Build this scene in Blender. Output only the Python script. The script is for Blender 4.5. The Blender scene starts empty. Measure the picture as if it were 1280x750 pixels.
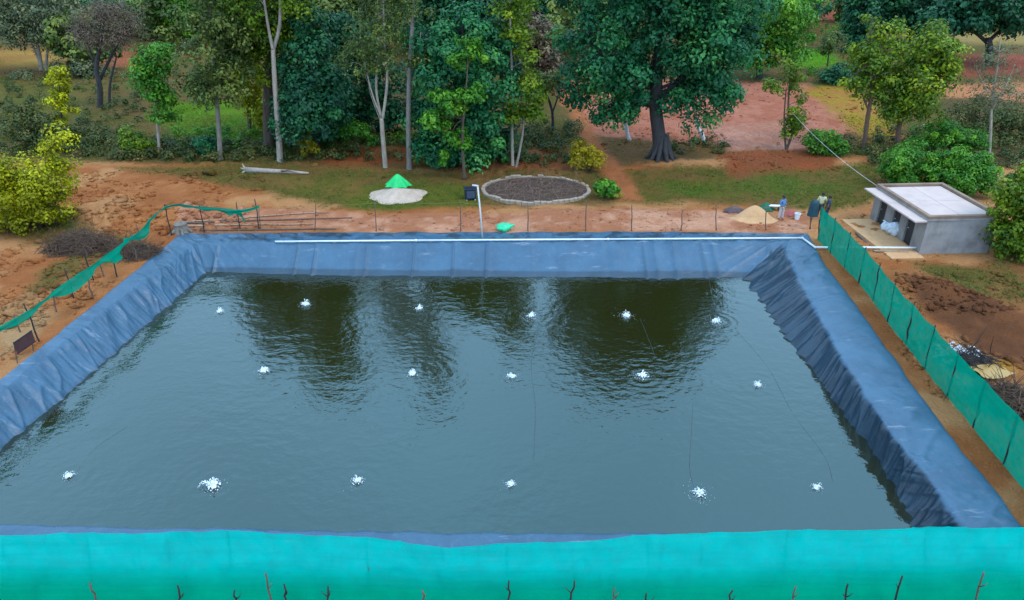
import bpy, bmesh, math, random
import numpy as np
from mathutils import Vector, Matrix

sc = bpy.context.scene
COL = sc.collection
# ------------------------------------------------------------------ camera
CAM_H = 17.0
FPX = 900.0
PITCH = math.radians(27.7)
cam_d = bpy.data.cameras.new('camera')
cam_d.sensor_width = 36.0
cam_d.lens = FPX / 1280.0 * 36.0
cam_d.clip_start = 0.2
cam_d.clip_end = 8000
cam = bpy.data.objects.new('camera', cam_d)
COL.objects.link(cam)
cam.location = (0, 0, CAM_H)
cam.rotation_euler = (math.pi / 2 - PITCH, 0, 0)
sc.camera = cam
# ------------------------------------------------------------------ world, sun, exposure
SUN_EL, SUN_AZ = math.radians(58), math.radians(125)     # azimuth clockwise from +Y
world = bpy.data.worlds.new('World')
sc.world = world
world.use_nodes = True
wn = world.node_tree
bgn = wn.nodes['Background']
sky = wn.nodes.new('ShaderNodeTexSky')
sky.sky_type = 'NISHITA'
sky.sun_disc = False
sky.sun_elevation = SUN_EL
sky.sun_rotation = SUN_AZ
sky.air_density = 1.0
sky.dust_density = 1.5
sky.ozone_density = 1.0
# bright, thin overcast: an even cloud layer with soft breaks over the clear sky
wtc = wn.nodes.new('ShaderNodeTexCoord')
wno = wn.nodes.new('ShaderNodeTexNoise')
wno.inputs['Scale'].default_value = 2.2
wno.inputs['Detail'].default_value = 5
wn.links.new(wtc.outputs['Generated'], wno.inputs['Vector'])
wmr = wn.nodes.new('ShaderNodeMapRange')
wmr.inputs[1].default_value = 0.3; wmr.inputs[2].default_value = 0.7
wmr.inputs[3].default_value = 0.70; wmr.inputs[4].default_value = 1.0
wn.links.new(wno.outputs['Fac'], wmr.inputs[0])
wmx = wn.nodes.new('ShaderNodeMix')
wmx.data_type = 'RGBA'
wn.links.new(wmr.outputs[0], wmx.inputs[0])
wn.links.new(sky.outputs[0], wmx.inputs[6])
wmx.inputs[7].default_value = (7.6, 12.0, 17.6, 1)
wn.links.new(wmx.outputs[2], bgn.inputs[0])
bgn.inputs[1].default_value = 0.15
sun_d = bpy.data.lights.new('sun', 'SUN')
sun_d.energy = 1.2
sun_d.angle = math.radians(18)
sun_d.color = (1.0, 0.92, 0.80)
sun = bpy.data.objects.new('sun', sun_d)
COL.objects.link(sun)
sdir = Vector((math.sin(SUN_AZ) * math.cos(SUN_EL), math.cos(SUN_AZ) * math.cos(SUN_EL), math.sin(SUN_EL)))
sun.rotation_euler = sdir.to_track_quat('Z', 'Y').to_euler()
sun.location = (30, -30, 60)
vs = sc.view_settings
vs.view_transform = 'Standard'
vs.look = 'None'
vs.gamma = 1.0
vs.use_curve_mapping = False
vs.exposure = 0.14
sc.cycles.max_bounces = 6
sc.cycles.transparent_max_bounces = 12
sc.cycles.use_denoising = True

# ------------------------------------------------------------------ pixel helpers
def ray(u, v):
    a = (u - 640) / FPX
    b = (375 - v) / FPX
    return Vector((a, math.cos(PITCH) + b * math.sin(PITCH), -math.sin(PITCH) + b * math.cos(PITCH)))
def px(u, v, z=0.0):
    d = ray(u, v)
    t = (z - CAM_H) / d.z
    return Vector((d.x * t, d.y * t, z))
def at(u, v, Y):
    d = ray(u, v)
    t = Y / d.y
    return Vector((d.x * t, Y, CAM_H + d.z * t))
def mpp(Y, v=200):                      # metres per photo pixel at distance Y
    d = ray(640, v)
    return (Y / d.y) / FPX

# ------------------------------------------------------------------ noise
def _h(ix, iy, seed):
    n = (ix.astype(np.int64) * 374761393 + iy.astype(np.int64) * 668265263 + seed * 1274126177) & 0x7fffffff
    n = ((n ^ (n >> 13)) * 1274126177) & 0x7fffffff
    n = ((n ^ (n >> 16)) * 668265263) & 0x7fffffff
    return (n & 0xffff) / 65535.0
def vn(x, y, seed=0):
    x = np.asarray(x, float); y = np.asarray(y, float)
    ix = np.floor(x); iy = np.floor(y)
    fx = x - ix; fy = y - iy
    fx = fx * fx * (3 - 2 * fx); fy = fy * fy * (3 - 2 * fy)
    a = _h(ix, iy, seed); b = _h(ix + 1, iy, seed); c = _h(ix, iy + 1, seed); d = _h(ix + 1, iy + 1, seed)
    return (a + (b - a) * fx) * (1 - fy) + (c + (d - c) * fx) * fy
def fbm(x, y, seed=0, oct=4):
    s = 0.0; a = 0.5; t = 0.0
    for o in range(oct):
        s = s + a * vn(np.asarray(x) * 2 ** o + 17.3 * o, np.asarray(y) * 2 ** o - 9.1 * o, seed + o)
        t += a; a *= 0.5
    return s / t
def sstep(a, b, x):
    t = np.clip((x - a) / (b - a), 0, 1)
    return t * t * (3 - 2 * t)

# ------------------------------------------------------------------ object helpers
def tag(o, label=None, cat=None, group=None, kind=None):
    if label: o['label'] = label
    if cat: o['category'] = cat
    if group: o['group'] = group
    if kind: o['kind'] = kind
    return o
def empty(name, loc=(0, 0, 0), rz=0.0, label=None, cat=None, group=None):
    o = bpy.data.objects.new(name, None)
    o.empty_display_size = 0.2
    COL.objects.link(o)
    o.location = loc
    o.rotation_euler = (0, 0, rz)
    return tag(o, label, cat, group)
def link(name, me, parent=None, loc=None):
    o = bpy.data.objects.new(name, me)
    COL.objects.link(o)
    if parent is not None: o.parent = parent
    if loc is not None: o.location = loc
    return o
def np_mesh(name, V, F, mat=None, smooth=False, attrs=None):
    """V (n,3), F (m,k) all faces of one size."""
    V = np.asarray(V, np.float32); F = np.asarray(F, np.int32)
    me = bpy.data.meshes.new(name)
    me.vertices.add(len(V)); me.vertices.foreach_set('co', V.ravel())
    k = F.shape[1]
    me.loops.add(F.size); me.loops.foreach_set('vertex_index', F.ravel())
    me.polygons.add(len(F))
    me.polygons.foreach_set('loop_start', np.arange(0, F.size, k, dtype=np.int32))
    me.polygons.foreach_set('loop_total', np.full(len(F), k, np.int32))
    me.update(calc_edges=True)
    if smooth: me.polygons.foreach_set('use_smooth', np.ones(len(F), bool))
    if attrs:
        for an, (typ, data) in attrs.items():
            a = me.attributes.new(an, typ, 'POINT')
            a.data.foreach_set('color' if typ == 'FLOAT_COLOR' else 'value', np.asarray(data, np.float32).ravel())
    if mat: me.materials.append(mat)
    me.validate()
    return me
class MB:
    """collects simple shapes, builds one mesh"""
    def __init__(s): s.v = []; s.f = []
    def add(s, V, F):
        o = len(s.v); s.v += [tuple(p) for p in V]; s.f += [tuple(i + o for i in f) for f in F]; return s
    def box(s, c, d, rz=0.0, rot=None):
        m = rot if rot is not None else Matrix.Rotation(rz, 3, 'Z')
        V = []
        for x in (-1, 1):
            for y in (-1, 1):
                for z in (-1, 1):
                    V.append(Vector(c) + m @ Vector((x * d[0] / 2, y * d[1] / 2, z * d[2] / 2)))
        return s.add(V, [(0, 1, 3, 2), (4, 6, 7, 5), (0, 4, 5, 1), (2, 3, 7, 6), (0, 2, 6, 4), (1, 5, 7, 3)])
    def tube(s, P, R, n=8, cap=True):
        P = [Vector(p) for p in P]
        if not isinstance(R, (list, tuple)): R = [R] * len(P)
        V = []; F = []
        prev = None
        for i, p in enumerate(P):
            d = (P[min(i + 1, len(P) - 1)] - P[max(i - 1, 0)]).normalized()
            if prev is None:
                a = d.orthogonal().normalized()
            else:
                a = (prev - d * prev.dot(d))
                a = a.normalized() if a.length > 1e-6 else d.orthogonal().normalized()
            prev = a
            b = d.cross(a)
            for k in range(n):
                t = 2 * math.pi * k / n
                V.append(p + (a * math.cos(t) + b * math.sin(t)) * R[i])
        for i in range(len(P) - 1):
            for k in range(n):
                F.append((i * n + k, i * n + (k + 1) % n, (i + 1) * n + (k + 1) % n, (i + 1) * n + k))
        if cap:
            F.append(tuple(reversed(range(n)))); F.append(tuple(range((len(P) - 1) * n, len(P) * n)))
        return s.add(V, F)
    def lathe(s, c, prof, n=20, wob=0.0, rng=None, sy=1.0):
        V = []; F = []
        c = Vector(c)
        ph = [1 + (rng.uniform(-wob, wob) if rng else 0) for _ in range(n)]
        for (r, z) in prof:
            for k in range(n):
                t = 2 * math.pi * k / n
                V.append(c + Vector((r * ph[k] * math.cos(t), sy * r * ph[k] * math.sin(t), z)))
        for i in range(len(prof) - 1):
            for k in range(n):
                F.append((i * n + k, i * n + (k + 1) % n, (i + 1) * n + (k + 1) % n, (i + 1) * n + k))
        F.append(tuple(range((len(prof) - 1) * n, len(prof) * n)))
        return s.add(V, F)
    def mesh(s, name, mat, smooth=False):
        me = bpy.data.meshes.new(name)
        me.from_pydata([tuple(p) for p in s.v], [], s.f)
        if mat: me.materials.append(mat)
        if smooth:
            for p in me.polygons: p.use_smooth = True
        me.update()
        return me
    def build(s, name, mat, parent=None, loc=None, smooth=False, bevel=0.0):
        o = link(name, s.mesh(name, mat, smooth), parent, loc)
        if bevel:
            b = o.modifiers.new('bevel', 'BEVEL'); b.width = bevel; b.segments = 2; b.limit_method = 'ANGLE'
        return o

# ------------------------------------------------------------------ materials
def newmat(name):
    m = bpy.data.materials.new(name); m.use_nodes = True
    nt = m.node_tree
    return m, nt, nt.nodes['Principled BSDF']
def nd(nt, typ, **kw):
    n = nt.nodes.new(typ)
    for k, v in kw.items(): setattr(n, k, v)
    return n
def mixc(nt, fac, a, b, blend='MIX'):
    n = nd(nt, 'ShaderNodeMix', data_type='RGBA', blend_type=blend)
    for i, x in ((0, fac), (6, a), (7, b)):
        if isinstance(x, bpy.types.NodeSocket): nt.links.new(x, n.inputs[i])
        elif isinstance(x, (int, float)): n.inputs[i].default_value = x
        else: n.inputs[i].default_value = (*x, 1)
    return n.outputs[2]
def noise(nt, scale, detail=4, rough=0.6, vec=None, coord='Object'):
    n = nd(nt, 'ShaderNodeTexNoise')
    n.inputs['Scale'].default_value = scale
    n.inputs['Detail'].default_value = detail
    n.inputs['Roughness'].default_value = rough
    if vec is None:
        vec = nd(nt, 'ShaderNodeTexCoord').outputs[coord]
    nt.links.new(vec, n.inputs['Vector'])
    return n.outputs['Fac']
def ramp(nt, fac, stops):
    r = nd(nt, 'ShaderNodeValToRGB')
    e = r.color_ramp.elements
    while len(e) < len(stops): e.new(0.5)
    for i, (p, c) in enumerate(stops):
        e[i].position = p; e[i].color = (*c, 1)
    nt.links.new(fac, r.inputs[0])
    return r.outputs[0]
def mrange(nt, x, a, b, c=0.0, d=1.0):
    n = nd(nt, 'ShaderNodeMapRange')
    nt.links.new(x, n.inputs[0])
    for i, v in enumerate((a, b, c, d)): n.inputs[i + 1].default_value = v
    return n.outputs[0]
def bump(nt, p, h, strength=0.5, dist=0.05):
    b = nd(nt, 'ShaderNodeBump')
    b.inputs['Strength'].default_value = strength
    b.inputs['Distance'].default_value = dist
    nt.links.new(h, b.inputs['Height'])
    nt.links.new(b.outputs[0], p.inputs['Normal'])
def surf(name, c1, c2=None, rough=0.7, scale=4.0, bmp=0.3, bd=0.02, spec=0.4, metal=0.0):
    m, nt, p = newmat(name)
    c2 = c2 or tuple(x * 0.7 for x in c1)
    f = noise(nt, scale, 6, 0.65)
    nt.links.new(mixc(nt, mrange(nt, f, 0.3, 0.7), c1, c2), p.inputs['Base Color'])
    p.inputs['Roughness'].default_value = rough
    p.inputs['Specular IOR Level'].default_value = spec
    p.inputs['Metallic'].default_value = metal
    if bmp: bump(nt, p, noise(nt, scale * 4, 4), bmp, bd)
    return m
def leafmat(name, dark, mid, light, trans=0.3, rough=0.5):
    m, nt, p = newmat(name)
    a = nd(nt, 'ShaderNodeAttribute', attribute_name='tint')
    g_ = lambda t, k: tuple(x * y * k for x, y in zip(t, (1.05, 0.98, 0.80)))
    c = ramp(nt, a.outputs['Fac'], [(0.0, g_(dark, 0.82)), (0.5, g_(mid, 0.90)), (1.0, g_(light, 1.10))])
    nt.links.new(c, p.inputs['Base Color'])
    p.inputs['Roughness'].default_value = rough
    p.inputs['Specular IOR Level'].default_value = 0.25
    t = nd(nt, 'ShaderNodeBsdfTranslucent')
    nt.links.new(c, t.inputs[0])
    mx = nd(nt, 'ShaderNodeMixShader')
    mx.inputs[0].default_value = trans
    nt.links.new(p.outputs[0], mx.inputs[1]); nt.links.new(t.outputs[0], mx.inputs[2])
    nt.links.new(mx.outputs[0], nt.nodes['Material Output'].inputs[0])
    return m
LEAF = {
    'teal': leafmat('leaf_deep_green', (0.012, 0.105, 0.052), (0.022, 0.18, 0.072), (0.085, 0.30, 0.075), 0.25),
    'dark': leafmat('leaf_dark_green', (0.012, 0.080, 0.045), (0.018, 0.12, 0.058), (0.04, 0.19, 0.06), 0.2),
    'green': leafmat('leaf_fresh_green', (0.035, 0.17, 0.018), (0.08, 0.28, 0.022), (0.20, 0.42, 0.03), 0.3),
    'lime': leafmat('leaf_yellow_green', (0.20, 0.22, 0.005), (0.33, 0.35, 0.005), (0.52, 0.54, 0.008), 0.3),
    'yg': leafmat('leaf_mid_yellow_green', (0.065, 0.15, 0.012), (0.13, 0.235, 0.012), (0.29, 0.38, 0.016), 0.3),
    'olive': leafmat('leaf_olive', (0.06, 0.11, 0.03), (0.115, 0.18, 0.042), (0.22, 0.27, 0.06), 0.3),
    'grey': leafmat('leaf_grey_green', (0.07, 0.11, 0.06), (0.13, 0.165, 0.085), (0.24, 0.26, 0.14), 0.25),
    'purple': leafmat('twig_purple_brown', (0.09, 0.065, 0.055), (0.15, 0.105, 0.08), (0.22, 0.17, 0.11), 0.15),
    'yellow': leafmat('leaf_yellow', (0.24, 0.21, 0.010), (0.40, 0.33, 0.012), (0.52, 0.46, 0.03), 0.35),
    'under': leafmat('leaf_undergrowth', (0.04, 0.075, 0.018), (0.085, 0.12, 0.026), (0.19, 0.16, 0.06), 0.25),
    'grass': leafmat('grass_blades', (0.085, 0.13, 0.025), (0.13, 0.165, 0.035), (0.24, 0.20, 0.07), 0.3),
    'field': leafmat('field_blades', (0.08, 0.26, 0.006), (0.15, 0.38, 0.008), (0.22, 0.44, 0.012), 0.3),
}
def barkmat(name, c1, c2):
    m, nt, p = newmat(name)
    tc = nd(nt, 'ShaderNodeTexCoord').outputs['Object']
    mp = nd(nt, 'ShaderNodeMapping'); mp.inputs['Scale'].default_value = (6, 6, 1.2)
    nt.links.new(tc, mp.inputs[0])
    f = noise(nt, 1.0, 6, 0.7, vec=mp.outputs[0])
    nt.links.new(mixc(nt, mrange(nt, f, 0.3, 0.7), c1, c2), p.inputs['Base Color'])
    p.inputs['Roughness'].default_value = 0.85
    bump(nt, p, f, 0.6, 0.05)
    return m
BARK = {
    'pale': barkmat('pale_bark', (0.46, 0.38, 0.30), (0.22, 0.17, 0.125)),
    'grey': barkmat('grey_bark', (0.27, 0.225, 0.18), (0.12, 0.095, 0.075)),
    'brown': barkmat('brown_bark', (0.13, 0.085, 0.055), (0.055, 0.038, 0.028)),
    'dark': barkmat('dark_bark', (0.06, 0.05, 0.045), (0.025, 0.02, 0.02)),
    'red': barkmat('reddish_bark', (0.20, 0.10, 0.06), (0.09, 0.05, 0.035)),
}
M_WOOD = surf('weathered_wood', (0.16, 0.11, 0.08), (0.07, 0.05, 0.04), 0.85, 8)
M_BAMBOO = surf('dry_bamboo', (0.42, 0.28, 0.17), (0.24, 0.14, 0.08), 0.7, 6)
M_POST = surf('dark_post', (0.035, 0.03, 0.028), (0.015, 0.014, 0.014), 0.8, 8)
M_WHITE = surf('white_plastic_pipe', (0.82, 0.83, 0.84), (0.66, 0.66, 0.66), 0.4, 5, 0.05)
M_PALE = surf('pale_pipe', (0.62, 0.62, 0.58), (0.45, 0.44, 0.40), 0.5, 5, 0.05)
M_CONC = None

# ------------------------------------------------------------------ pond outline (pixels of the photograph -> metres)
WZ = -1.15
def lerp_poly(P, n):
    P = [Vector(p) for p in P]
    L = [0]
    for a, b in zip(P[:-1], P[1:]): L.append(L[-1] + (b - a).length)
    out = []
    for i in range(n):
        s = L[-1] * i / (n - 1)
        k = 0
        while k < len(P) - 2 and s > L[k + 1]: k += 1
        t = (s - L[k]) / max(1e-9, L[k + 1] - L[k])
        out.append(P[k].lerp(P[k + 1], t))
    return out
SIDES = {
 'far': dict(o=[px(226, 292), px(420, 291), px(620, 291), px(820, 290), px(1010, 292)],
             c=[px(246, 305), px(420, 304), px(620, 304), px(820, 304), px(980, 304)],
             w=[px(258, 340, WZ), px(420, 344, WZ), px(620, 346, WZ), px(800, 347, WZ), px(930, 347, WZ)]),
 'right': dict(o=[px(1010, 292), px(1031, 330), px(1062, 370), px(1119, 450), px(1184, 540), px(1243, 612), px(1275, 655), px(1316, 712)],
               c=[px(980, 304), px(991, 332), px(1010, 370), px(1052, 450), px(1112, 540), px(1172, 612), px(1199, 655), px(1206, 662)],
               w=[px(930, 347, WZ), px(955, 378, WZ), px(978, 412, WZ), px(1034, 484, WZ), px(1092, 562, WZ), px(1126, 616, WZ), px(1140, 650, WZ), px(1142, 664, WZ)]),
 'near': dict(o=[px(1316, 712), px(900, 714), px(640, 713), px(320, 712), px(-275, 712)],
              c=[px(1206, 662), px(900, 668), px(640, 668), px(320, 663), px(0, 657), px(-200, 656)],
              w=[px(1142, 664, WZ), px(900, 672, WZ), px(640, 672, WZ), px(320, 668, WZ), px(0, 662, WZ), px(-118, 662, WZ)]),
 'left': dict(o=[px(-275, 712), px(-130, 580), px(0, 476), px(100, 396), px(226, 292)],
              c=[px(-200, 656), px(-98, 572), px(22, 476), px(125, 394), px(246, 305)],
              w=[px(-118, 662, WZ), px(0, 560, WZ), px(72, 502, WZ), px(160, 425, WZ), px(258, 340, WZ)]),
}
OUT = []
for k in ('far', 'right', 'near', 'left'):
    OUT += [(p.x, p.y) for p in lerp_poly(SIDES[k]['o'], 40)[:-1]]
OUT = np.array(OUT)
def poly_sd(x, y, P):
    """signed distance, negative inside"""
    x = np.asarray(x, float); y = np.asarray(y, float)
    dmin = np.full(x.shape, 1e9); ins = np.zeros(x.shape, bool)
    for i in range(len(P)):
        ax, ay = P[i]; bx, by = P[(i + 1) % len(P)]
        ex, ey = bx - ax, by - ay
        t = np.clip(((x - ax) * ex + (y - ay) * ey) / (ex * ex + ey * ey + 1e-12), 0, 1)
        dmin = np.minimum(dmin, np.hypot(x - ax - t * ex, y - ay - t * ey))
        cr = ((ay > y) != (by > y)) & (x < ax + (y - ay) / (by - ay if by != ay else 1e-9) * ex)
        ins ^= cr
    return np.where(ins, -dmin, dmin)
PONDQ = OUT[::13]

# ------------------------------------------------------------------ ground
MOUNDS = []                             # (x, y, rx, ry, height)
def mound(u, v, rpx, rpy, h):
    p = px(u, v)
    k = mpp(p.y, v)
    MOUNDS.append((p.x, p.y, rpx * k, rpy, h))
mound(150, 268, 60, 2.2, 0.45); mound(235, 268, 40, 1.5, 0.35); mound(60, 350, 60, 2.5, 0.35); mound(20, 395, 40, 2.0, 0.3)
mound(1175, 372, 60, 1.6, 0.55); mound(1260, 410, 50, 1.8, 0.7); mound(1140, 352, 40, 1.0, 0.25); mound(1270, 465, 30, 1.3, 0.3)
mound(450, 190, 80, 1.0, 0.5); mound(600, 195, 60, 1.0, 0.4); mound(690, 193, 40, 1.2, 0.3); mound(560, 276, 40, 0.7, 0.2); mound(350, 268, 60, 0.9, 0.2)
mound(760, 268, 80, 0.7, 0.18); mound(880, 276, 90, 0.5, 0.15); mound(900, 205, 90, 1.6, 0.3); mound(975, 213, 60, 1.2, 0.3)
def ground_h(x, y):
    x = np.asarray(x, float); y = np.asarray(y, float)
    sd = np.abs(poly_sd(x, y, PONDQ))
    ins = poly_sd(x, y, PONDQ) < 0
    h = 0.22 * (fbm(x * 0.18, y * 0.18, 3, 4) - 0.5) + 0.14 * (fbm(x * 0.8, y * 0.8, 7, 4) - 0.5)
    rough = sstep(0.42, 0.62, fbm(x * 0.09, y * 0.09, 21, 2))
    h = h + 0.24 * rough * (np.abs(fbm(x * 1.1, y * 1.1, 31, 4) - 0.5) * 4 - 0.5)
    for (mx, my, rx, ry, mh) in MOUNDS:
        d = ((x - mx) / rx) ** 2 + ((y - my) / ry) ** 2
        g = np.exp(-d)
        h = h + mh * g * (0.45 + 1.1 * fbm(x * 1.3, y * 1.3, 11, 4))
    h = h * sstep(0.15, 1.6, sd)
    h = np.where(ins, -0.07, h)
    far = sstep(70, 130, y)
    return h + far * 1.4 * (fbm(x * 0.012, y * 0.012, 5, 3) - 0.5)
def gz(x, y): return float(ground_h(np.array([x]), np.array([y]))[0])
def pg(u, v):
    p = px(u, v)
    for _ in range(3):
        p = px(u, v, gz(p.x, p.y))
    return p
# colour zones of the ground: (pixel polygon, colour a, colour b, soft edge m, grass amount, noise warp)
SOIL = (0.50, 0.235, 0.115); SOIL2 = (0.40, 0.165, 0.072)
ZONES = [
 # far land
 ([(-900, -60), (2200, -60), (2200, 186), (1290, 200), (1100, 196), (700, 206), (560, 212), (330, 206), (100, 204), (0, 200), (-500, 205)], (0.16, 0.17, 0.055), (0.22, 0.16, 0.075), 1.0, 0.55),
 ([(-300, 110), (30, 95), (120, 110), (60, 175), (-300, 190)], (0.15, 0.20, 0.04), (0.20, 0.17, 0.06), 2, 0.5),
 ([(-100, 62), (90, 62), (100, 85), (-100, 88)], (0.42, 0.30, 0.09), (0.35, 0.22, 0.08), 3, 0.2),
 ([(100, 60), (190, 55), (230, 70), (190, 84), (110, 84)], (0.38, 0.15, 0.09), (0.30, 0.13, 0.08), 2, 0.0),
 ([(205, 128), (340, 122), (342, 172), (210, 178)], (0.15, 0.33, 0.012), (0.11, 0.27, 0.012), 1.2, 1.0),
 ([(690, 100), (735, 95), (900, 100), (1010, 105), (1062, 150), (1075, 176), (1000, 189), (800, 186), (735, 165)], (0.50, 0.23, 0.20), (0.42, 0.17, 0.135), 1.0, 0.0),
 ([(880, 160), (1000, 150), (1010, 188), (900, 187)], (0.54, 0.32, 0.31), (0.47, 0.25, 0.23), 1.5, 0.0),
 ([(1000, 108), (1065, 108), (1105, 140), (1140, 178), (1070, 178), (1040, 140)], (0.34, 0.29, 0.035), (0.40, 0.22, 0.07), 1.2, 0.4),
 ([(985, 64), (1042, 62), (1048, 84), (985, 86)], (0.10, 0.42, 0.012), (0.12, 0.34, 0.012), 1.0, 1.0),
 ([(990, 18), (1080, 18), (1090, 28), (990, 30)], (0.30, 0.07, 0.05), (0.25, 0.08, 0.05), 3, 0.0),
 ([(1170, 70), (1500, 70), (1500, 98), (1170, 96)], (0.33, 0.11, 0.085), (0.26, 0.09, 0.07), 2, 0.0),
 ([(1170, 45), (1500, 45), (1500, 58), (1170, 58)], (0.34, 0.28, 0.13), (0.28, 0.24, 0.1), 3, 0.2),
 ([(1175, 104), (1300, 104), (1400, 128), (1180, 124)], (0.52, 0.26, 0.16), (0.42, 0.2, 0.12), 1.2, 0.0),
 ([(1180, 125), (1500, 130), (1500, 215), (1190, 205)], (0.13, 0.12, 0.06), (0.17, 0.12, 0.07), 1.5, 0.3),
 # path from the far fields to the pond
 
 # red banks under the trees
 ([(380, 180), (520, 184), (560, 205), (400, 206)], (0.36, 0.12, 0.05), (0.26, 0.11, 0.05), 0.7, 0.05),
 ([(545, 196), (700, 185), (760, 195), (750, 222), (580, 222)], (0.30, 0.12, 0.06), (0.22, 0.11, 0.06), 0.8, 0.05),
 ([(720, 170), (900, 180), (905, 200), (760, 206)], (0.20, 0.12, 0.07), (0.16, 0.11, 0.05), 0.8, 0.15),
 # grass belt behind the pond
 ([(140, 212), (330, 205), (600, 216), (780, 212), (1110, 205), (1100, 250), (1040, 262), (940, 254), (800, 254), (740, 252), (560, 256), (440, 264), (330, 240), (250, 225)], (0.19, 0.20, 0.045), (0.25, 0.18, 0.07), 0.8, 0.8),
 ([(430, 232), (580, 228), (600, 258), (440, 264)], (0.14, 0.24, 0.03), (0.18, 0.22, 0.04), 0.6, 1.0),
 ([(820, 228), (970, 222), (1060, 232), (990, 246), (830, 246)], (0.13, 0.24, 0.03), (0.17, 0.2, 0.04), 0.8, 1.0),
 ([(340, 222), (460, 222), (450, 245), (360, 238)], (0.20, 0.22, 0.04), (0.30, 0.22, 0.08), 0.7, 0.7),
 ([(895, 190), (1040, 188), (1050, 212), (920, 220)], (0.33, 0.10, 0.05), (0.27, 0.10, 0.05), 0.8, 0.1),
 ([(590, 215), (740, 210), (760, 256), (600, 258)], (0.20, 0.17, 0.06), (0.3, 0.19, 0.09), 0.6, 0.3),
 # left earthworks
 ([(-300, 285), (90, 262), (120, 300), (90, 312), (0, 300), (-300, 330)], (0.14, 0.16, 0.045), (0.22, 0.14, 0.06), 0.8, 0.8),
 ([(95, 315), (140, 290), (190, 300), (150, 330), (60, 372), (20, 392)], (0.27, 0.21, 0.08), (0.38, 0.2, 0.1), 0.6, 0.35),
 ([(-60, 405), (40, 375), (70, 395), (0, 445), (-60, 470)], (0.50, 0.36, 0.24), (0.46, 0.27, 0.15), 0.6, 0.05),
 # right earthworks
 ([(1095, 345), (1230, 322), (1420, 360), (1420, 560), (1290, 500), (1200, 420)], (0.40, 0.20, 0.10), (0.32, 0.15, 0.075), 0.6, 0.15),
 ([(1150, 330), (1280, 325), (1300, 375), (1240, 388), (1190, 360)], (0.22, 0.20, 0.06), (0.34, 0.21, 0.09), 0.6, 0.8),
 ([(1120, 350), (1180, 352), (1290, 408), (1420, 430), (1420, 470), (1270, 462), (1190, 425)], (0.22, 0.10, 0.055), (0.16, 0.075, 0.045), 0.4, 0.0),
 ([(1205, 462), (1250, 455), (1275, 470), (1255, 482), (1215, 480)], (0.50, 0.30, 0.07), (0.44, 0.24, 0.06), 0.3, 0.0),
 ([(1080, 268), (1130, 268), (1150, 318), (1090, 322), (1060, 290)], (0.56, 0.30, 0.16), (0.46, 0.22, 0.11), 0.4, 0.0),
 ([(688, 95), (712, 95), (735, 150), (770, 200), (800, 250), (768, 252), (745, 205), (715, 150)], (0.46, 0.19, 0.10), (0.40, 0.17, 0.09), 0.5, 0.0),
 ([(-700, 704), (2000, 704), (2000, 1500), (-700, 1500)], (0.07, 0.15, 0.04), (0.10, 0.15, 0.05), 0.2, 0.6),
 # pale trodden strip behind the far edge
 ([(225, 262), (480, 270), (760, 262), (930, 262), (1015, 270), (1015, 290), (225, 292)], (0.68, 0.41, 0.35), (0.48, 0.23, 0.16), 0.5, 0.0),
 ([(230, 283), (430, 286), (430, 293), (225, 293)], (0.33, 0.16, 0.10), (0.42, 0.2, 0.12), 0.3, 0.0),
]
def spaced(lo, hi, step, far_lo, far_hi, grow=1.13):
    a = list(np.arange(lo, hi + 1e-6, step))
    d = step; x = hi
    while x < far_hi: d *= grow; x += d; a.append(x)
    d = step; x = lo; pre = []
    while x > far_lo: d *= grow; x -= d; pre.append(x)
    return np.array(pre[::-1] + a)
GX = spaced(-38, 38, 0.2, -3000, 3000)
GY = spaced(11, 72, 0.2, -300, 4000, 1.06)
gx, gy = np.meshgrid(GX, GY)
gx = gx.ravel(); gy = gy.ravel()
gh = ground_h(gx, gy)
wx = gx + 1.6 * (fbm(gx * 0.35, gy * 0.35, 41, 4) - 0.5) * 2
wy = gy + 1.6 * (fbm(gx * 0.35, gy * 0.35, 57, 4) - 0.5) * 2
def zone_eval(x, y, wx, wy):
    n1 = fbm(x * 0.30, y * 0.30, 71, 5); n2 = fbm(x * 1.7, y * 1.7, 77, 3)
    t = sstep(0.35, 0.65, n1 * 0.65 + n2 * 0.35)[:, None]
    col = np.array(SOIL) * (1 - t) + np.array(SOIL2) * t
    pale = sstep(0.52, 0.66, fbm(x * 0.22 + 9, y * 0.30 - 4, 131, 5))[:, None] * 0.75
    col = col * (1 - pale) + np.array((0.60, 0.36, 0.21)) * pale
    rut = (sstep(0.06, 0.0, np.abs(fbm(x * 0.16, y * 0.34, 141, 4) - 0.5)) * sstep(0.4, 0.6, n1))[:, None] * 0.5
    col = col * (1 - rut) + np.array((0.33, 0.13, 0.06)) * rut
    far = sstep(140, 300, np.hypot(x, y))[:, None]
    col = col * (1 - far) + np.array((0.13, 0.14, 0.05)) * far
    g = far[:, 0] * 0.5
    for (P, ca, cb, soft, gr) in ZONES:
        if gr > 0.25 and ca[0] < 0.3:
            ca = tuple(v * 0.70 for v in ca); cb = tuple(v * 0.74 for v in cb)
        W = np.array([(p.x, p.y) for p in (px(u, max(v, -70)) for u, v in P)])
        cy = W[:, 1].mean()
        amp = min(1.0, 0.25 + soft * 0.5)
        m = 1 - sstep(-soft, soft, poly_sd(x + (wx - x) * amp, y + (wy - y) * amp, W))
        tt = sstep(0.38, 0.62, 0.6 * fbm(x * 0.45, y * 0.45, 91, 4) + 0.4 * n2)[:, None]
        c = np.array(ca) * (1 - tt) + np.array(cb) * tt
        m1 = m[:, None]
        col = col * (1 - m1) + c * m1
        g = g * (1 - m) + gr * (1 - 0.75 * tt[:, 0]) * m
    return col * np.array((1.06, 0.84, 0.58)), g
gcol, ggr = zone_eval(gx, gy, wx, wy)
M_GROUND, nt, p = newmat('ground_soil_and_grass')
at_ = nd(nt, 'ShaderNodeAttribute', attribute_name='Col')
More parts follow.
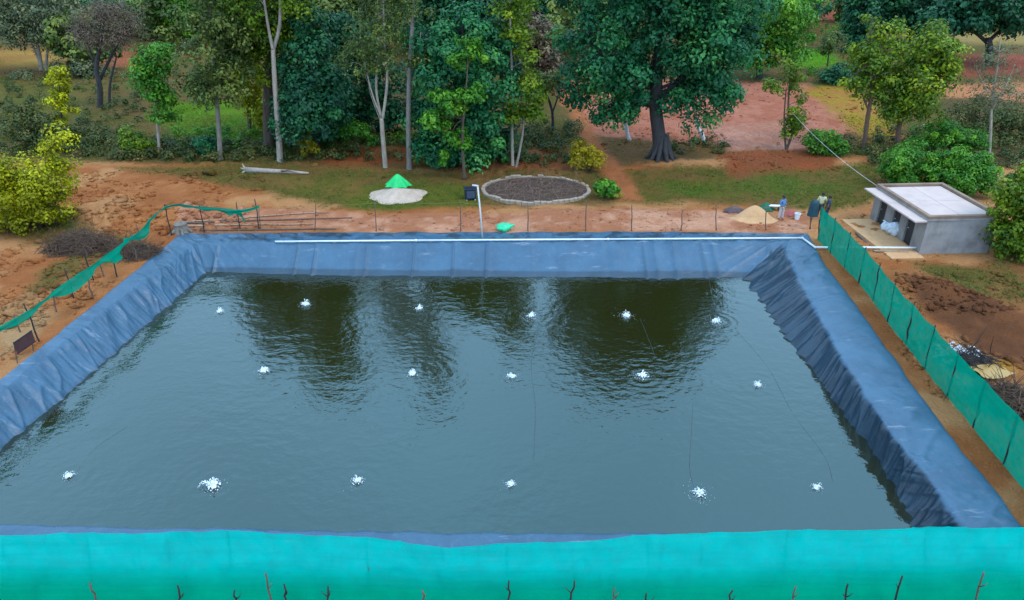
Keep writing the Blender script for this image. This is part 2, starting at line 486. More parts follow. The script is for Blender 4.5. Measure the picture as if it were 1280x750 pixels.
nf = noise(nt, 1.4, 8, 0.7)
nf2 = noise(nt, 7.0, 6, 0.7)
c = mixc(nt, mrange(nt, nf, 0.3, 0.75, 0.0, 0.5), at_.outputs['Color'], (0.62, 0.55, 0.48), 'MULTIPLY')
c = mixc(nt, mrange(nt, nf2, 0.5, 0.8, 0.0, 0.55), c, (1.35, 1.3, 1.25), 'MULTIPLY')
nt.links.new(c, p.inputs['Base Color'])
p.inputs['Roughness'].default_value = 0.95
p.inputs['Specular IOR Level'].default_value = 0.1
hm = nd(nt, 'ShaderNodeMath', operation='MULTIPLY_ADD')
nt.links.new(nf, hm.inputs[0]); hm.inputs[1].default_value = 1.6; nt.links.new(nf2, hm.inputs[2])
bump(nt, p, hm.outputs[0], 1.0, 0.22)
nx, ny = len(GX), len(GY)
idx = np.arange(nx * ny).reshape(ny, nx)
F = np.stack([idx[:-1, :-1], idx[:-1, 1:], idx[1:, 1:], idx[1:, :-1]], -1).reshape(-1, 4)
sdv = poly_sd(gx, gy, PONDQ)
keep = ~np.all(sdv[F] < -0.35, axis=1)
F = F[keep]
me = np_mesh('ground', np.stack([gx, gy, gh], -1), F, M_GROUND, True,
             {'Col': ('FLOAT_COLOR', np.concatenate([gcol, np.ones((len(gcol), 1))], 1))})
tag(link('ground', me), kind='structure')

# loose clods and stones on the bare soil
def clods(name, label, boxes, seed):
    rg = np.random.default_rng(seed)
    bm_ = bmesh.new(); bmesh.ops.create_icosphere(bm_, subdivisions=1, radius=1.0)
    iv = np.array([v.co[:] for v in bm_.verts]); jf = np.array([[v.index for v in f.verts] for f in bm_.faces]); bm_.free()
    X, Y_, R_ = [], [], []
    for (u0, v0, u1, v1, n, r) in boxes:
        Q = np.array([px(rg.uniform(u0, u1), rg.uniform(v0, v1))[:2] for _ in range(n)])
        d = fbm(Q[:, 0] * 0.5, Q[:, 1] * 0.5, 211, 3)
        k = (d > 0.47) & (poly_sd(Q[:, 0], Q[:, 1], PONDQ) > 0.35)
        X.append(Q[k, 0]); Y_.append(Q[k, 1]); R_.append(r * np.exp(rg.normal(-0.6, 0.55, k.sum())))
    X = np.concatenate(X); Y_ = np.concatenate(Y_); R_ = np.concatenate(R_)
    Z = ground_h(X, Y_)
    n = len(X)
    jit = 1 + 0.35 * rg.normal(size=(n, len(iv), 1))
    sc_ = np.stack([R_ * rg.uniform(0.7, 1.4, n), R_ * rg.uniform(0.7, 1.4, n), R_ * rg.uniform(0.4, 0.8, n)], 1)
    V_ = np.stack([X, Y_, Z + R_ * 0.15], 1)[:, None, :] + iv[None] * sc_[:, None, :] * np.clip(jit, 0.5, 1.5)
    wx_ = X + 3.2 * (fbm(X * 0.35, Y_ * 0.35, 41, 4) - 0.5); wy_ = Y_ + 3.2 * (fbm(X * 0.35, Y_ * 0.35, 57, 4) - 0.5)
    cc, _ = zone_eval(X, Y_, wx_, wy_)
    cc = cc * rg.uniform(0.7, 1.15, (n, 1))
    cc = np.repeat(np.concatenate([cc, np.ones((n, 1))], 1), len(iv), 0)
    me_ = np_mesh(name, V_.reshape(-1, 3), (jf[None] + (np.arange(n) * len(iv))[:, None, None]).reshape(-1, 3), M_GROUND, False, {'Col': ('FLOAT_COLOR', cc)})
    return tag(link(name, me_), label, 'soil clods', kind='stuff')
clods('soil_clods', 'loose clods of red and orange earth scattered on the bare banks', [
    (-60, 215, 330, 300, 2600, 0.16), (-60, 300, 140, 420, 1500, 0.13), (60, 300, 230, 330, 500, 0.10), (220, 258, 1010, 290, 1500, 0.08), (1060, 265, 1290, 330, 500, 0.08),
    (1120, 340, 1300, 500, 1800, 0.12), (380, 180, 760, 222, 700, 0.12), (740, 100, 1070, 188, 1500, 0.13), (890, 188, 1060, 222, 400, 0.1), (0, 380, 60, 450, 400, 0.07)], 210)

# ------------------------------------------------------------------ pond liner
def linermat(name, c1, c2, dust, w1, w2, rough):
    m, nt, p = newmat(name)
    f = noise(nt, 0.6, 6, 0.65)
    c = mixc(nt, mrange(nt, f, 0.35, 0.7), c1, c2)
    f2 = noise(nt, 2.6, 6, 0.75)
    c = mixc(nt, mrange(nt, f2, 0.56, 0.8, 0.0, 0.6), c, dust)
    mp = nd(nt, 'ShaderNodeMapping'); mp.inputs['Scale'].default_value = (0.5, 2.6, 1.0); mp.inputs['Rotation'].default_value = (0, 0, 0.5)
    nt.links.new(nd(nt, 'ShaderNodeTexCoord').outputs['Object'], mp.inputs[0])
    f4 = noise(nt, 1.0, 5, 0.7, vec=mp.outputs[0])
    c = mixc(nt, mrange(nt, f4, 0.60, 0.72, 0.0, 0.45), c, (0.30, 0.33, 0.38))
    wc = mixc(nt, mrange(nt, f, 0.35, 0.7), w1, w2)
    liner_dark = nd(nt, 'ShaderNodeAttribute', attribute_name='liner_dark').outputs['Fac']  # share of the darker liner tone
    c = mixc(nt, liner_dark, c, wc)
    nt.links.new(c, p.inputs['Base Color'])
    f3 = noise(nt, 7, 5, 0.65)
    nt.links.new(mrange(nt, f2, 0.3, 0.8, rough - 0.08, rough + 0.15), p.inputs['Roughness'])
    p.inputs['Specular IOR Level'].default_value = 0.5
    bump(nt, p, f3, 0.45, 0.04)
    return m
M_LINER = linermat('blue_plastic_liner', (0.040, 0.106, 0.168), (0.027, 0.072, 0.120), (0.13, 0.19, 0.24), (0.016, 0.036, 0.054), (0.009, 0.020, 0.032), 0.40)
PN = 64
def liner_side(key, n):
    S = SIDES[key]
    O = np.array(lerp_poly(S['o'], n)); Cc = np.array(lerp_poly(S['c'], n)); W = np.array(lerp_poly(S['w'], n))
    for A in (Cc, W):                   # round the kinks of the traced outline, corners stay
        for _ in range(3):
            B = A.copy()
            for i in range(1, n - 1):
                a = max(0, i - 14); b = min(n - 1, i + 14)
                h = min(i - a, b - i)
                B[i] = A[i - h:i + h + 1].mean(0)
            A[:] = B
    O[:, 2] = 0.05; Cc[:, 2] = 0.06
    D = W + (W - Cc) * np.array([0.9, 0.9, 0.9])
    ts = np.linspace(0, 1, PN)
    k = [0.0, 0.34, 0.78, 1.0]
    G = np.zeros((n, PN, 3))
    for j, t in enumerate(ts):
        if t < k[1]: q = t / k[1]; G[:, j] = O * (1 - q) + Cc * q
        elif t < k[2]: q = (t - k[1]) / (k[2] - k[1]); G[:, j] = Cc * (1 - q) + W * q
        else: q = (t - k[2]) / (k[3] - k[2]); G[:, j] = W * (1 - q) + D * q
    for _ in range(4):
        G[:, 1:-1] = (G[:, :-2] + G[:, 1:-1] * 2 + G[:, 2:]) / 4
    # arc length along the side and down the profile in metres
    s = np.concatenate([[0], np.cumsum(np.linalg.norm(np.diff(Cc, axis=0), axis=1))])
    td = np.concatenate([np.zeros((n, 1)), np.cumsum(np.linalg.norm(np.diff(G, axis=1), axis=2), axis=1)], 1)
    sg = np.repeat(s[:, None], PN, 1)
    tn = np.repeat(ts[None, :], n, 0)
    du = np.gradient(G, axis=0); dv = np.gradient(G, axis=1)
    N = np.cross(du, dv); N /= np.linalg.norm(N, axis=2, keepdims=True) + 1e-9
    N *= np.where(N[:, :, 2:3] < 0, -1, 1)
    slope = sstep(0.30, 0.42, tn)
    s_arc = sg
    sg = G[:, :, 0] * 1.0 if key in ('far', 'near') else G[:, :, 1] * 1.0
    rid = lambda a: 1 - np.abs(a - 0.5) * 2
    if key == 'right':
        f = rid(fbm(sg * 1.5 + 0.30 * td, td * 0.18, 5, 2)) ** 5 * 0.17 + (fbm(sg * 4.6 + 0.5 * td, td * 0.30, 8, 3) - 0.5) * 0.20
        flat = (fbm(sg * 0.7 - 0.2 * td, td * 0.9, 15, 4) - 0.5) * 0.16 + rid(fbm(sg * 1.3 + 0.5 * td, td * 0.35, 19, 2)) ** 8 * 0.05 + rid(fbm(sg * 0.30 + 0.25 * td, td * 0.15, 18, 2)) ** 14 * 0.08
        h = f * slope + flat * (1 - slope)
    elif key == 'left':
        f = rid(fbm(sg * 0.9 + 0.5 * td, td * 0.30, 25, 3)) ** 7 * 0.11 + (fbm(sg * 3.2 + 0.9 * td, td * 0.55, 28, 3) - 0.5) * 0.17
        h = f * (0.55 + 0.45 * slope)
    elif key == 'far':
        f = rid(fbm(sg * 0.42, td * 0.012, 45, 3)) ** 22 * 0.16 + (fbm(sg * 1.3, td * 0.03, 48, 3) - 0.5) * 0.10
        crumple = (fbm(sg * 2.2, td * 2.4, 52, 4) - 0.5) * 0.20
        h = f * slope + crumple * (1 - slope)
    else:
        h = (fbm(sg * 1.3, td * 0.9, 60, 4) - 0.5) * 0.14
    # gathers fanning out of the corners
    sg = s_arc
    e = np.minimum(sg, s[-1] - sg)
    fan = np.exp(-(e / 2.2) ** 2)
    ang = e / (td + 0.4)
    h = h + fan * (rid(fbm(ang * 7.0, sg * 0 + 3.3, 70, 2)) ** 3 - 0.3) * 0.22 * slope
    edge = sstep(0.0, 0.25, e)
    h = h * edge * sstep(-0.02, 0.08, tn)
    G = G + N * h[:, :, None]
    # ragged outer edge
    outd = (O - Cc); outd /= np.linalg.norm(outd, axis=1, keepdims=True) + 1e-9
    rag = (fbm(s * 0.7, s * 0 + 1.5, 81, 4) - 0.5) * (0.22 if key in ('left', 'right') else 0.5) * sstep(0, 0.5, np.minimum(s, s[-1] - s))
    wgt = np.clip(1 - tn / 0.2, 0, 1)[:, :, None]
    G = G + wgt * (outd * rag[:, None])[:, None, :]
    G[:, 0, 2] = np.minimum(G[:, 0, 2], -0.02)
    G[:, 1, 2] = np.maximum(G[:, 1, 2], 0.02)
    return G
liner = empty('pond_liner', px(640, 668), label='blue plastic liner sheet wrapped over the banks of the pond', cat='liner')
for key, n in (('far', 640), ('right', 520), ('near', 420), ('left', 520)):
    G = liner_side(key, n)
    n_ = G.shape[0]
    ii = np.arange(n_ * PN).reshape(n_, PN)
    Fq = np.stack([ii[:-1, :-1], ii[:-1, 1:], ii[1:, 1:], ii[1:, :-1]], -1)
    V = G.reshape(-1, 3) - np.array(liner.location)
    jj = np.repeat(np.linspace(0, 1, PN)[None, :], n_, 0); s_ = np.repeat(np.arange(n_)[:, None], PN, 1)
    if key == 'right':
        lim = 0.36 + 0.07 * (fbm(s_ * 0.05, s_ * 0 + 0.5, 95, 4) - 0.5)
        liner_dark = sstep(-0.012, 0.02, jj - lim) * (0.75 + 0.25 * fbm(s_ * 0.12, jj * 3, 97, 3))  # whole slope below the crest set to the darker tone
    elif key == 'far':
        liner_dark = sstep(-0.01, 0.015, jj - 0.70 - 0.03 * (fbm(s_ * 0.03, s_ * 0 + 0.5, 96, 3) - 0.5)) * 0.7  # wet band just above the waterline
        liner_dark = np.maximum(liner_dark, sstep(0.5, 0.62, fbm(s_ * 0.09, jj * 9, 98, 4)) * sstep(0.33, 0.25, jj) * 0.8)  # random darker blotches on the crumpled top strip
    else:
        liner_dark = sstep(0.74, 0.78, jj) * 0.3  # faint wet edge at the waterline
    me = np_mesh('liner_bank', V, Fq.reshape(-1, 4), M_LINER, True, {'liner_dark': ('FLOAT', liner_dark)})
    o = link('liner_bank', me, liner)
    o['label'] = {'far': 'far bank of the liner with upright folds', 'right': 'bank with dark ribbed slope and broad pale top',
                  'near': 'narrow strip of liner behind the turquoise net', 'left': 'rumpled bank beside the sagging green net'}[key]

# ------------------------------------------------------------------ water
JETS = [(275, 390, 1.0, 0), (382, 381, 1.2, 0), (524, 386, 1.1, 0), (664, 395, 1.1, 1), (783, 395, 1.2, 1), (895, 402, 1.2, 1),
        (330, 464, 1.2, 0), (516, 468, 1.1, 0), (640, 471, 1.0, 1), (803, 470, 1.2, 1), (947, 482, 1.0, 0),
        (86, 596, 0.9, 0), (267, 608, 1.5, 0), (447, 602, 1.0, 0), (638, 606, 0.9, 0), (874, 617, 1.15, 1), (1020, 610, 0.85, 0)]
JP = [px(u, v, WZ) for u, v, _, _ in JETS]
M_WATER, nt, p = newmat('pond_water')
p.inputs['Base Color'].default_value = (0.016, 0.015, 0.003, 1)
p.inputs['Roughness'].default_value = 0.045
p.inputs['IOR'].default_value = 1.85
p.inputs['Specular Tint'].default_value = (0.52, 0.97, 1.0, 1)
p.inputs['Specular IOR Level'].default_value = 0.5
tc = nd(nt, 'ShaderNodeTexCoord').outputs['Object']
mp = nd(nt, 'ShaderNodeMapping'); mp.inputs['Scale'].default_value = (1.0, 1.35, 1.0)
nt.links.new(tc, mp.inputs[0])
w1 = noise(nt, 2.1, 3, 0.55, vec=mp.outputs[0])
w2 = noise(nt, 0.35, 3, 0.5, vec=tc)
sub = nd(nt, 'ShaderNodeMath', operation='MULTIPLY')
nt.links.new(w1, sub.inputs[0]); nt.links.new(mrange(nt, w2, 0.3, 0.7, 0.35, 1.0), sub.inputs[1])
bump(nt, p, sub.outputs[0], 0.30, 0.10)
WX = np.arange(-24, 17.5, 0.085); WY = np.arange(16.5, 40.5, 0.085)
ax, ay = np.meshgrid(WX, WY)
hz = 0.010 * (fbm(ax * 1.2, ay * 1.6, 5, 3) - 0.5)
for (u, v, s, halo), q in zip(JETS, JP):
    r = np.hypot(ax - q.x, ay - q.y)
    hz = hz + 0.0032 * s * np.sin(r * 2 * math.pi / 0.42 + u) * np.exp(-r / 1.5) * sstep(0.1, 0.5, r)
V = np.stack([ax.ravel(), ay.ravel(), (WZ + hz).ravel()], -1)
ii = np.arange(ax.size).reshape(ax.shape)
Fq = np.stack([ii[:-1, :-1], ii[:-1, 1:], ii[1:, 1:], ii[1:, :-1]], -1).reshape(-1, 4)
WL = np.array([(p_.x, p_.y) for k in ('far', 'right', 'near', 'left') for p_ in lerp_poly(SIDES[k]['w'], 12)[:-1]])
fs = poly_sd(V[:, 0], V[:, 1], WL)
Fq = Fq[np.any(fs[Fq] < 0.45, axis=1)]
used, inv = np.unique(Fq, return_inverse=True)
tag(link('pond_water', np_mesh('pond_water', V[used], inv.reshape(-1, 4), M_WATER, True)), kind='structure')
# aerator jets
M_FOAM, nt, p = newmat('white_water_spray')
p.inputs['Base Color'].default_value = (0.92, 0.94, 0.96, 1)
p.inputs['Roughness'].default_value = 0.6
p.inputs['Subsurface Weight'].default_value = 0.0
ROWN = ['far row', 'middle row', 'near row']
cnt = [6, 5, 6]
ORD = ['first', 'second', 'third', 'fourth', 'fifth', 'sixth']
ico = bmesh.new(); bmesh.ops.create_icosphere(ico, subdivisions=1, radius=1.0)
IV = np.array([v.co[:] for v in ico.verts]); IF = np.array([[v.index for v in f.verts] for f in ico.faces]); ico.free()
def blobs(P, R):
    P = np.asarray(P, float); R = np.asarray(R, float)
    if R.ndim == 1: R = np.repeat(R[:, None], 3, 1)
    V = (P[:, None, :] + IV[None] * R[:, None, :]).reshape(-1, 3)
    Fa = (IF[None] + (np.arange(len(P)) * len(IV))[:, None, None]).reshape(-1, 3)
    return V, Fa
rng = np.random.default_rng(5)
j = 0
for r_i in range(3):
    for c_i in range(cnt[r_i]):
        u, v, s, halo = JETS[j]; q = JP[j]; j += 1; s *= 0.72
        e = empty('aerator_jet', (q.x, q.y, WZ), rng.uniform(0, 6),
                  label='small white splash of aerator water, %s from the left in the %s' % (ORD[c_i], ROWN[r_i]), cat='aerator jet', group='aerator jets on the pond')
        if j == 13: e['label'] = 'widest white aerator splash, with a spray tail to its left, near row'
        # spray: a knot of foam with thrown arcs of drops
        n = 170
        a = rng.uniform(0, 2 * math.pi, n); rr = np.abs(rng.normal(0, 0.11, n)) * s
        P = np.stack([rr * np.cos(a), rr * np.sin(a), 0.02 + np.abs(rng.normal(0, 0.07, n)) * s * np.exp(-rr * 4)], 1)
        R = rng.uniform(0.012, 0.036, n) * s
        for k in range(9):
            a0 = rng.uniform(0, 2 * math.pi); L = rng.uniform(0.15, 0.42) * s; H = rng.uniform(0.08, 0.30) * s
            if j == 13 and k < 4: a0 = math.pi + rng.uniform(-0.35, 0.25) - e.rotation_euler.z; L = 0.55; H = 0.2
            t = np.linspace(0.05, 1, 12)
            arc = np.stack([np.cos(a0) * L * t, np.sin(a0) * L * t, 4 * H * t * (1 - t) + 0.01], 1) + rng.normal(0, 0.012, (12, 3))
            P = np.concatenate([P, arc]); R = np.concatenate([R, np.linspace(0.026, 0.010, 12) * s])
        P[:, 2] = np.maximum(P[:, 2], 0.005)
        Vb, Fb = blobs(P, R)
        o = link('spray', np_mesh('spray', Vb, Fb, M_FOAM, True), e); o['kind'] = 'stuff'
        n = 130 if halo else 60
        a = rng.uniform(0, 2 * math.pi, n); rr = np.abs(rng.normal(0, 0.34 if halo else 0.22, n)) * s
        P = np.stack([rr * np.cos(a), rr * np.sin(a), 0 * a + 0.004], 1)
        R = rng.uniform(0.006, 0.015, n) * s
        Vb, Fb = blobs(P, np.stack([R, R, R * 0.4], 1))
        o = link('foam', np_mesh('foam', Vb, Fb, M_FOAM, True), e); o['kind'] = 'stuff'
        mb = MB(); mb.tube([(0, 0, -0.25), (0, 0, 0.03)], [0.03, 0.03], 8)
        mb.build('nozzle', M_POST, e)
# air hoses lying in the water
M_HOSE = surf('grey_air_hose', (0.035, 0.045, 0.05), (0.02, 0.028, 0.03), 0.5, 6, 0.1)
def smooth_path(P, n):
    P = [Vector(p) for p in P]
    if len(P) == 2: return lerp_poly(P, n)
    out = []
    m = len(P) - 1
    for i in range(n):
        t = i / (n - 1) * m; k = min(int(t), m - 1); f = t - k
        p0 = P[max(k - 1, 0)]; p1 = P[k]; p2 = P[k + 1]; p3 = P[min(k + 2, m)]
        out.append(0.5 * ((2 * p1) + (p2 - p0) * f + (2 * p0 - 5 * p1 + 4 * p2 - p3) * f * f + (3 * p1 - p0 - 3 * p2 + p3) * f ** 3))
    return out
HOSES = [([(527, 346), (540, 362), (547, 385), (560, 430)], 'dark air hose curving past the third far-row splash'),
         ([(676, 346), (684, 380), (672, 420), (664, 455), (669, 510), (667, 575)], 'long dark air hose bending between the two central splashes'),
         ([(886, 347), (890, 370), (897, 398)], 'short dark air hose from the far bank to the sixth far splash'),
         ([(922, 415), (960, 460), (990, 515), (1030, 570), (1041, 603)], 'dark air hose curving along the ribbed right bank'),
         ([(866, 505), (864, 545), (862, 585), (868, 612)], 'dark air hose running down to a near-row splash'),
         ([(800, 398), (815, 435), (835, 490)], 'dark air hose through the big tree reflection'),
         ([(160, 533), (120, 560), (96, 590)], 'faint dark air hose near the leftmost near-row splash')]
for P, lab in HOSES:
    mb = MB(); mb.tube(smooth_path([px(u, v, WZ - 0.006) for u, v in P], 40), 0.011, 6)
    tag(mb.build('air_hose', M_HOSE, smooth=True), lab, 'hose', 'air hoses in the pond')

# ------------------------------------------------------------------ foliage tools
def leaf_mesh(name, P, N, L, W, tint, mat, rng):
    n = len(P)
    N = N / (np.linalg.norm(N, axis=1, keepdims=True) + 1e-9)
    r = rng.normal(size=(n, 3))
    T = np.cross(N, r); T /= np.linalg.norm(T, axis=1, keepdims=True) + 1e-9
    B = np.cross(N, T)
    L = (L * rng.uniform(0.65, 1.35, n))[:, None]; W = (W * rng.uniform(0.65, 1.35, n))[:, None]
    a = P - T * L * 0.5; b = P + B * W * 0.5 + N * L * 0.08; c = P + T * L * 0.5 - N * L * 0.10; d = P - B * W * 0.5 + N * L * 0.08
    V = np.stack([a, b, c, d], 1).reshape(-1, 3)
    Fq = np.arange(4 * n).reshape(-1, 4)
    return np_mesh(name, V, Fq, mat, False, {'tint': ('FLOAT', np.repeat(np.clip(tint, 0, 1), 4))})
def clumps(ells, n, rng, shell=0.5):
    """ells: (centre, radii) list -> clump centres spread through the crown"""
    w = np.array([(e[1][0] * e[1][1] * e[1][2]) ** (2 / 3) for e in ells]); w /= w.sum()
    k = rng.choice(len(ells), n, p=w)
    d = rng.normal(size=(n, 3)); d /= np.linalg.norm(d, axis=1, keepdims=True)
    r = shell + (1.10 - shell) * rng.uniform(0, 1, n) ** 0.6
    Cn = np.array([e[0] for e in ells])[k]; R = np.array([e[1] for e in ells])[k]
    return Cn + d * r[:, None] * R, d
def foliage(Cn, D, rc, nleaf, rng, flat=0.7, up=0.5, tspread=0.5):
    n = len(Cn)
    rcs = rc * rng.uniform(0.55, 1.5, n)
    k = np.repeat(np.arange(n), nleaf)
    d = rng.normal(size=(len(k), 3)); d[:, 2] += 0.35
    d /= np.linalg.norm(d, axis=1, keepdims=True)
    r = rng.uniform(0.10, 1.0, len(k)) ** 0.42
    P = Cn[k] + d * (r * rcs[k])[:, None] * np.array([1, 1, flat])
    N = d * 0.95 + D[k] * 0.2 + np.array([0, 0, up]) + rng.normal(size=d.shape) * 0.32
    tc_ = rng.normal(0.42, 0.24, n)
    tint = tc_[k] + rng.normal(0, 0.13, len(k))
    return P, N, tint
def limb_path(a, b, rng, sag=0.25, n=7):
    a = Vector(a); b = Vector(b)
    L = (b - a).length
    mid = a.lerp(b, 0.5) + Vector((rng.normal() * 0.06 * L, rng.normal() * 0.06 * L, L * (0.10 + sag * 0.3 * rng.uniform())))
    pts = smooth_path([a, mid, b], n)
    return [p + Vector(rng.normal(size=3) * 0.02 * L) if 0 < i < n - 1 else p for i, p in enumerate(pts)]
def tree(name, label, base, trunks, ells, nclump, rc, nleaf, L, W, leaf, bark, seed, limbs=12, limb_r=0.09, shell=0.5, depth=1.0, yoff=0.0, group=None, flat=0.7, cat='tree', roots=False, limb_from=(0.45, 0.98)):
    """base: pixel of the foot. trunks: lists of (u, v, radius). ells: (u, v, ru, rv[, dy]) in pixels at the tree's distance."""
    rng = np.random.default_rng(seed)
    b = pg(*base)
    Y = b.y + yoff
    root = empty(name, (b.x, b.y, b.z), label=label, cat=cat, group=group)
    off = np.array(root.location)
    E_ = []
    for e in ells:
        c = at(e[0], e[1], Y)
        k = mpp(Y, e[1])
        rz = abs(at(e[0], e[1] - e[3], Y).z - c.z)
        dy = e[4] if len(e) > 4 else 0.0
        E_.append((np.array([c.x, c.y + dy, c.z]), np.array([e[2] * k, e[2] * k * depth, rz])))
    Cn, D = clumps(E_, nclump, rng, shell)
    ok = Cn[:, 2] > off[2] + 0.25
    Cn, D = Cn[ok], D[ok]
    P, N, tint = foliage(Cn, D, rc, nleaf, rng, flat)
    ok = P[:, 2] > off[2] + 0.05
    P, N, tint = P[ok], N[ok], tint[ok]
    link('crown', leaf_mesh('crown', P - off, N, L, W, tint, LEAF[leaf], rng), root)
    mb = MB(); paths = []
    for ti, tr in enumerate(trunks):
        wob = rng.normal(0, 0.12, len(tr)).cumsum() * 0.6
        pts = []
        for i, (u, v, r) in enumerate(tr):
            q = at(u, v, Y)
            q.y += wob[i] if (i > 0 or ti > 0) else 0
            pts.append(q)
        if abs(tr[0][0] - base[0]) < 40 and abs(tr[0][1] - base[1]) < 14:
            pts[0].z = min(pts[0].z, b.z) - 0.25
        R = [r for _, _, r in tr]
        n = max(10, len(tr) * 5)
        sp = smooth_path(pts, n)
        Rs = list(np.interp(np.linspace(0, 1, n), np.linspace(0, 1, len(R)), R))
        if ti == 0:
            Rs = [r * (1 + 0.55 * math.exp(-i * 1.1)) for i, r in enumerate(Rs)]
        mb.tube([p_ - Vector(off) for p_ in sp], Rs, 10)
        paths.append((sp, Rs))
    if roots:
        for k in range(9):
            a = k * 0.7 + rng.uniform(0, 0.3)
            r0 = trunks[0][0][2]
            v0 = Vector((math.cos(a), math.sin(a), 0))
            mb.tube([v0 * r0 * 0.55 + Vector((0, 0, 1.9)), v0 * r0 * 0.95 + Vector((0, 0, 0.8)), v0 * r0 * 1.6 + Vector((0, 0, 0.15)), v0 * r0 * 2.3 + Vector((0, 0, -0.15))],
                    [r0 * 0.25, r0 * 0.34, r0 * 0.26, r0 * 0.1], 8)
    if limbs:
        sel = rng.choice(len(Cn), min(limbs, len(Cn)), replace=False)
        for i in sel:
            c = Vector(Cn[i])
            best = None
            for sp, Rs in paths:
                for kk in range(int(len(sp) * limb_from[0]), max(int(len(sp) * limb_from[1]), 1)):
                    dz = c.z - sp[kk].z
                    dd = (sp[kk] - c).length + (3.0 if dz < 0 else 0) + rng.uniform(0, 1.5)
                    if best is None or dd < best[0]: best = (dd, sp[kk], Rs[kk])
            _, a, r = best
            lp = limb_path(a, c, rng)
            r0 = min(r * 0.7, limb_r * (0.5 + 0.12 * (c - a).length))
            mb.tube([p_ - Vector(off) for p_ in lp], list(np.linspace(r0, 0.015, len(lp))), 6)
    mb.build('trunk', BARK[bark], root, smooth=True)
    return root
def bush(name, label, base, ells, nclump, rc, nleaf, L, W, leaf, seed, bark='brown', cat='bush', group=None, depth=0.9, yoff=0.0, shell=0.35):
    rng = np.random.default_rng(seed)
    b = pg(*base)
    root = empty(name, (b.x, b.y, b.z), label=label, cat=cat, group=group)
    off = np.array(root.location)
    Y = b.y + yoff
    E_ = []
    for e in ells:
        c = at(e[0], e[1], Y); k = mpp(Y, e[1])
        rz = abs(at(e[0], e[1] - e[3], Y).z - c.z)
        E_.append((np.array([c.x, c.y + (e[4] if len(e) > 4 else 0), c.z]), np.array([e[2] * k, e[2] * k * depth, rz])))
    Cn, D = clumps(E_, nclump, rng, shell)
    ok = Cn[:, 2] > off[2] + 0.05
    Cn, D = Cn[ok], D[ok]
    P, N, tint = foliage(Cn, D, rc, nleaf, rng, 0.8)
    ok = P[:, 2] > off[2] - 0.02
    link('foliage', leaf_mesh('foliage', P[ok] - off, N[ok], L, W, tint[ok], LEAF[leaf], rng), root)
    mb = MB()
    for i in rng.choice(len(Cn), min(14, len(Cn)), replace=False):
        c = Cn[i] - off
        s0 = (rng.normal() * 0.15, rng.normal() * 0.15, -0.15)
        mb.tube(limb_path(s0, c, rng, 0.1, 6), list(np.linspace(0.035, 0.01, 6)), 5)
    mb.build('stem', BARK[bark], root)
    return root
# ------------------------------------------------------------------ trees (pixel traces of the photograph give the place and the outline)
tree('large_shade_tree', 'huge dark green shade tree with buttressed trunk behind the pond', (826, 198),
     [[(826, 198, 0.62), (824, 170, 0.55), (820, 135, 0.52), (822, 95, 0.45), (826, 40, 0.32), (826, -30, 0.18)],
      [(821, 135, 0.36), (795, 110, 0.28), (760, 75, 0.2), (735, 50, 0.1)], [(822, 130, 0.36), (850, 100, 0.26), (890, 60, 0.2), (925, 30, 0.1)]],
     [(820, -60, 95, 60), (868, -35, 84, 62), (912, 5, 52, 48), (762, -20, 62, 52), (760, 50, 62, 55), (820, 40, 75, 70), (880, 45, 65, 60), (735, 85, 38, 45), (760, 120, 30, 30), (905, 95, 35, 40), (885, 130, 28, 32), (815, 95, 55, 40), (840, 120, 26, 18), (770, 138, 24, 14), (900, 60, 40, 40)],
     390, 1.12, 150, 0.34, 0.20, 'teal', 'dark', 1, limbs=70, limb_r=0.16, shell=0.55, roots=True, flat=0.8)
tree('broad_green_tree', 'bright green tree spreading behind the right side of the shade tree', (950, 98),
     [[(950, 98, 0.4), (948, 60, 0.35), (950, 10, 0.22)]],
     [(955, 10, 62, 50), (935, 55, 38, 30), (975, 50, 34, 36), (950, -30, 45, 30)], 170, 1.4, 95, 0.44, 0.25, 'green', 'dark', 2, limbs=20, shell=0.5)
tree('slender_sapling_tree', 'slender leaning sapling with yellow-green clumps at the pink field edge', (985, 187),
     [[(982, 187, 0.12), (990, 165, 0.1), (986, 135, 0.08), (990, 85, 0.05)], [(984, 182, 0.09), (980, 150, 0.07), (982, 110, 0.04)]],
     [(992, 100, 10, 22), (996, 140, 9, 20), (965, 108, 14, 7), (990, 160, 12, 12), (985, 80, 7, 8)], 46, 0.55, 60, 0.24, 0.15, 'yg', 'brown', 3, limbs=14, limb_r=0.04, shell=0.2)
tree('open_crown_tree', 'light green tree with loose tall crown left of its rounder twin', (1083, 186),
     [[(1080, 188, 0.2), (1084, 150, 0.17), (1090, 110, 0.13), (1086, 60, 0.09), (1092, 25, 0.05)], [(1086, 140, 0.09), (1070, 100, 0.06), (1062, 95, 0.03)]],
     [(1098, 35, 24, 16), (1095, 65, 30, 22), (1110, 115, 22, 32), (1070, 100, 16, 8), (1085, 90, 25, 25)], 80, 0.8, 62, 0.30, 0.18, 'yg', 'red', 4, limbs=24, limb_r=0.06, shell=0.3)
tree('rounded_light_tree', 'rounded light green tree with reddish trunk near the shed bushes', (1124, 184),
     [[(1124, 186, 0.22), (1124, 160, 0.2), (1135, 125, 0.17), (1150, 80, 0.1), (1158, 50, 0.06)]],
     [(1160, 60, 36, 26), (1150, 100, 36, 30), (1140, 135, 28, 26), (1178, 75, 20, 30), (1120, 130, 14, 24)], 105, 1.0, 100, 0.30, 0.17, 'yg', 'red', 5, limbs=20, limb_r=0.06, shell=0.4)
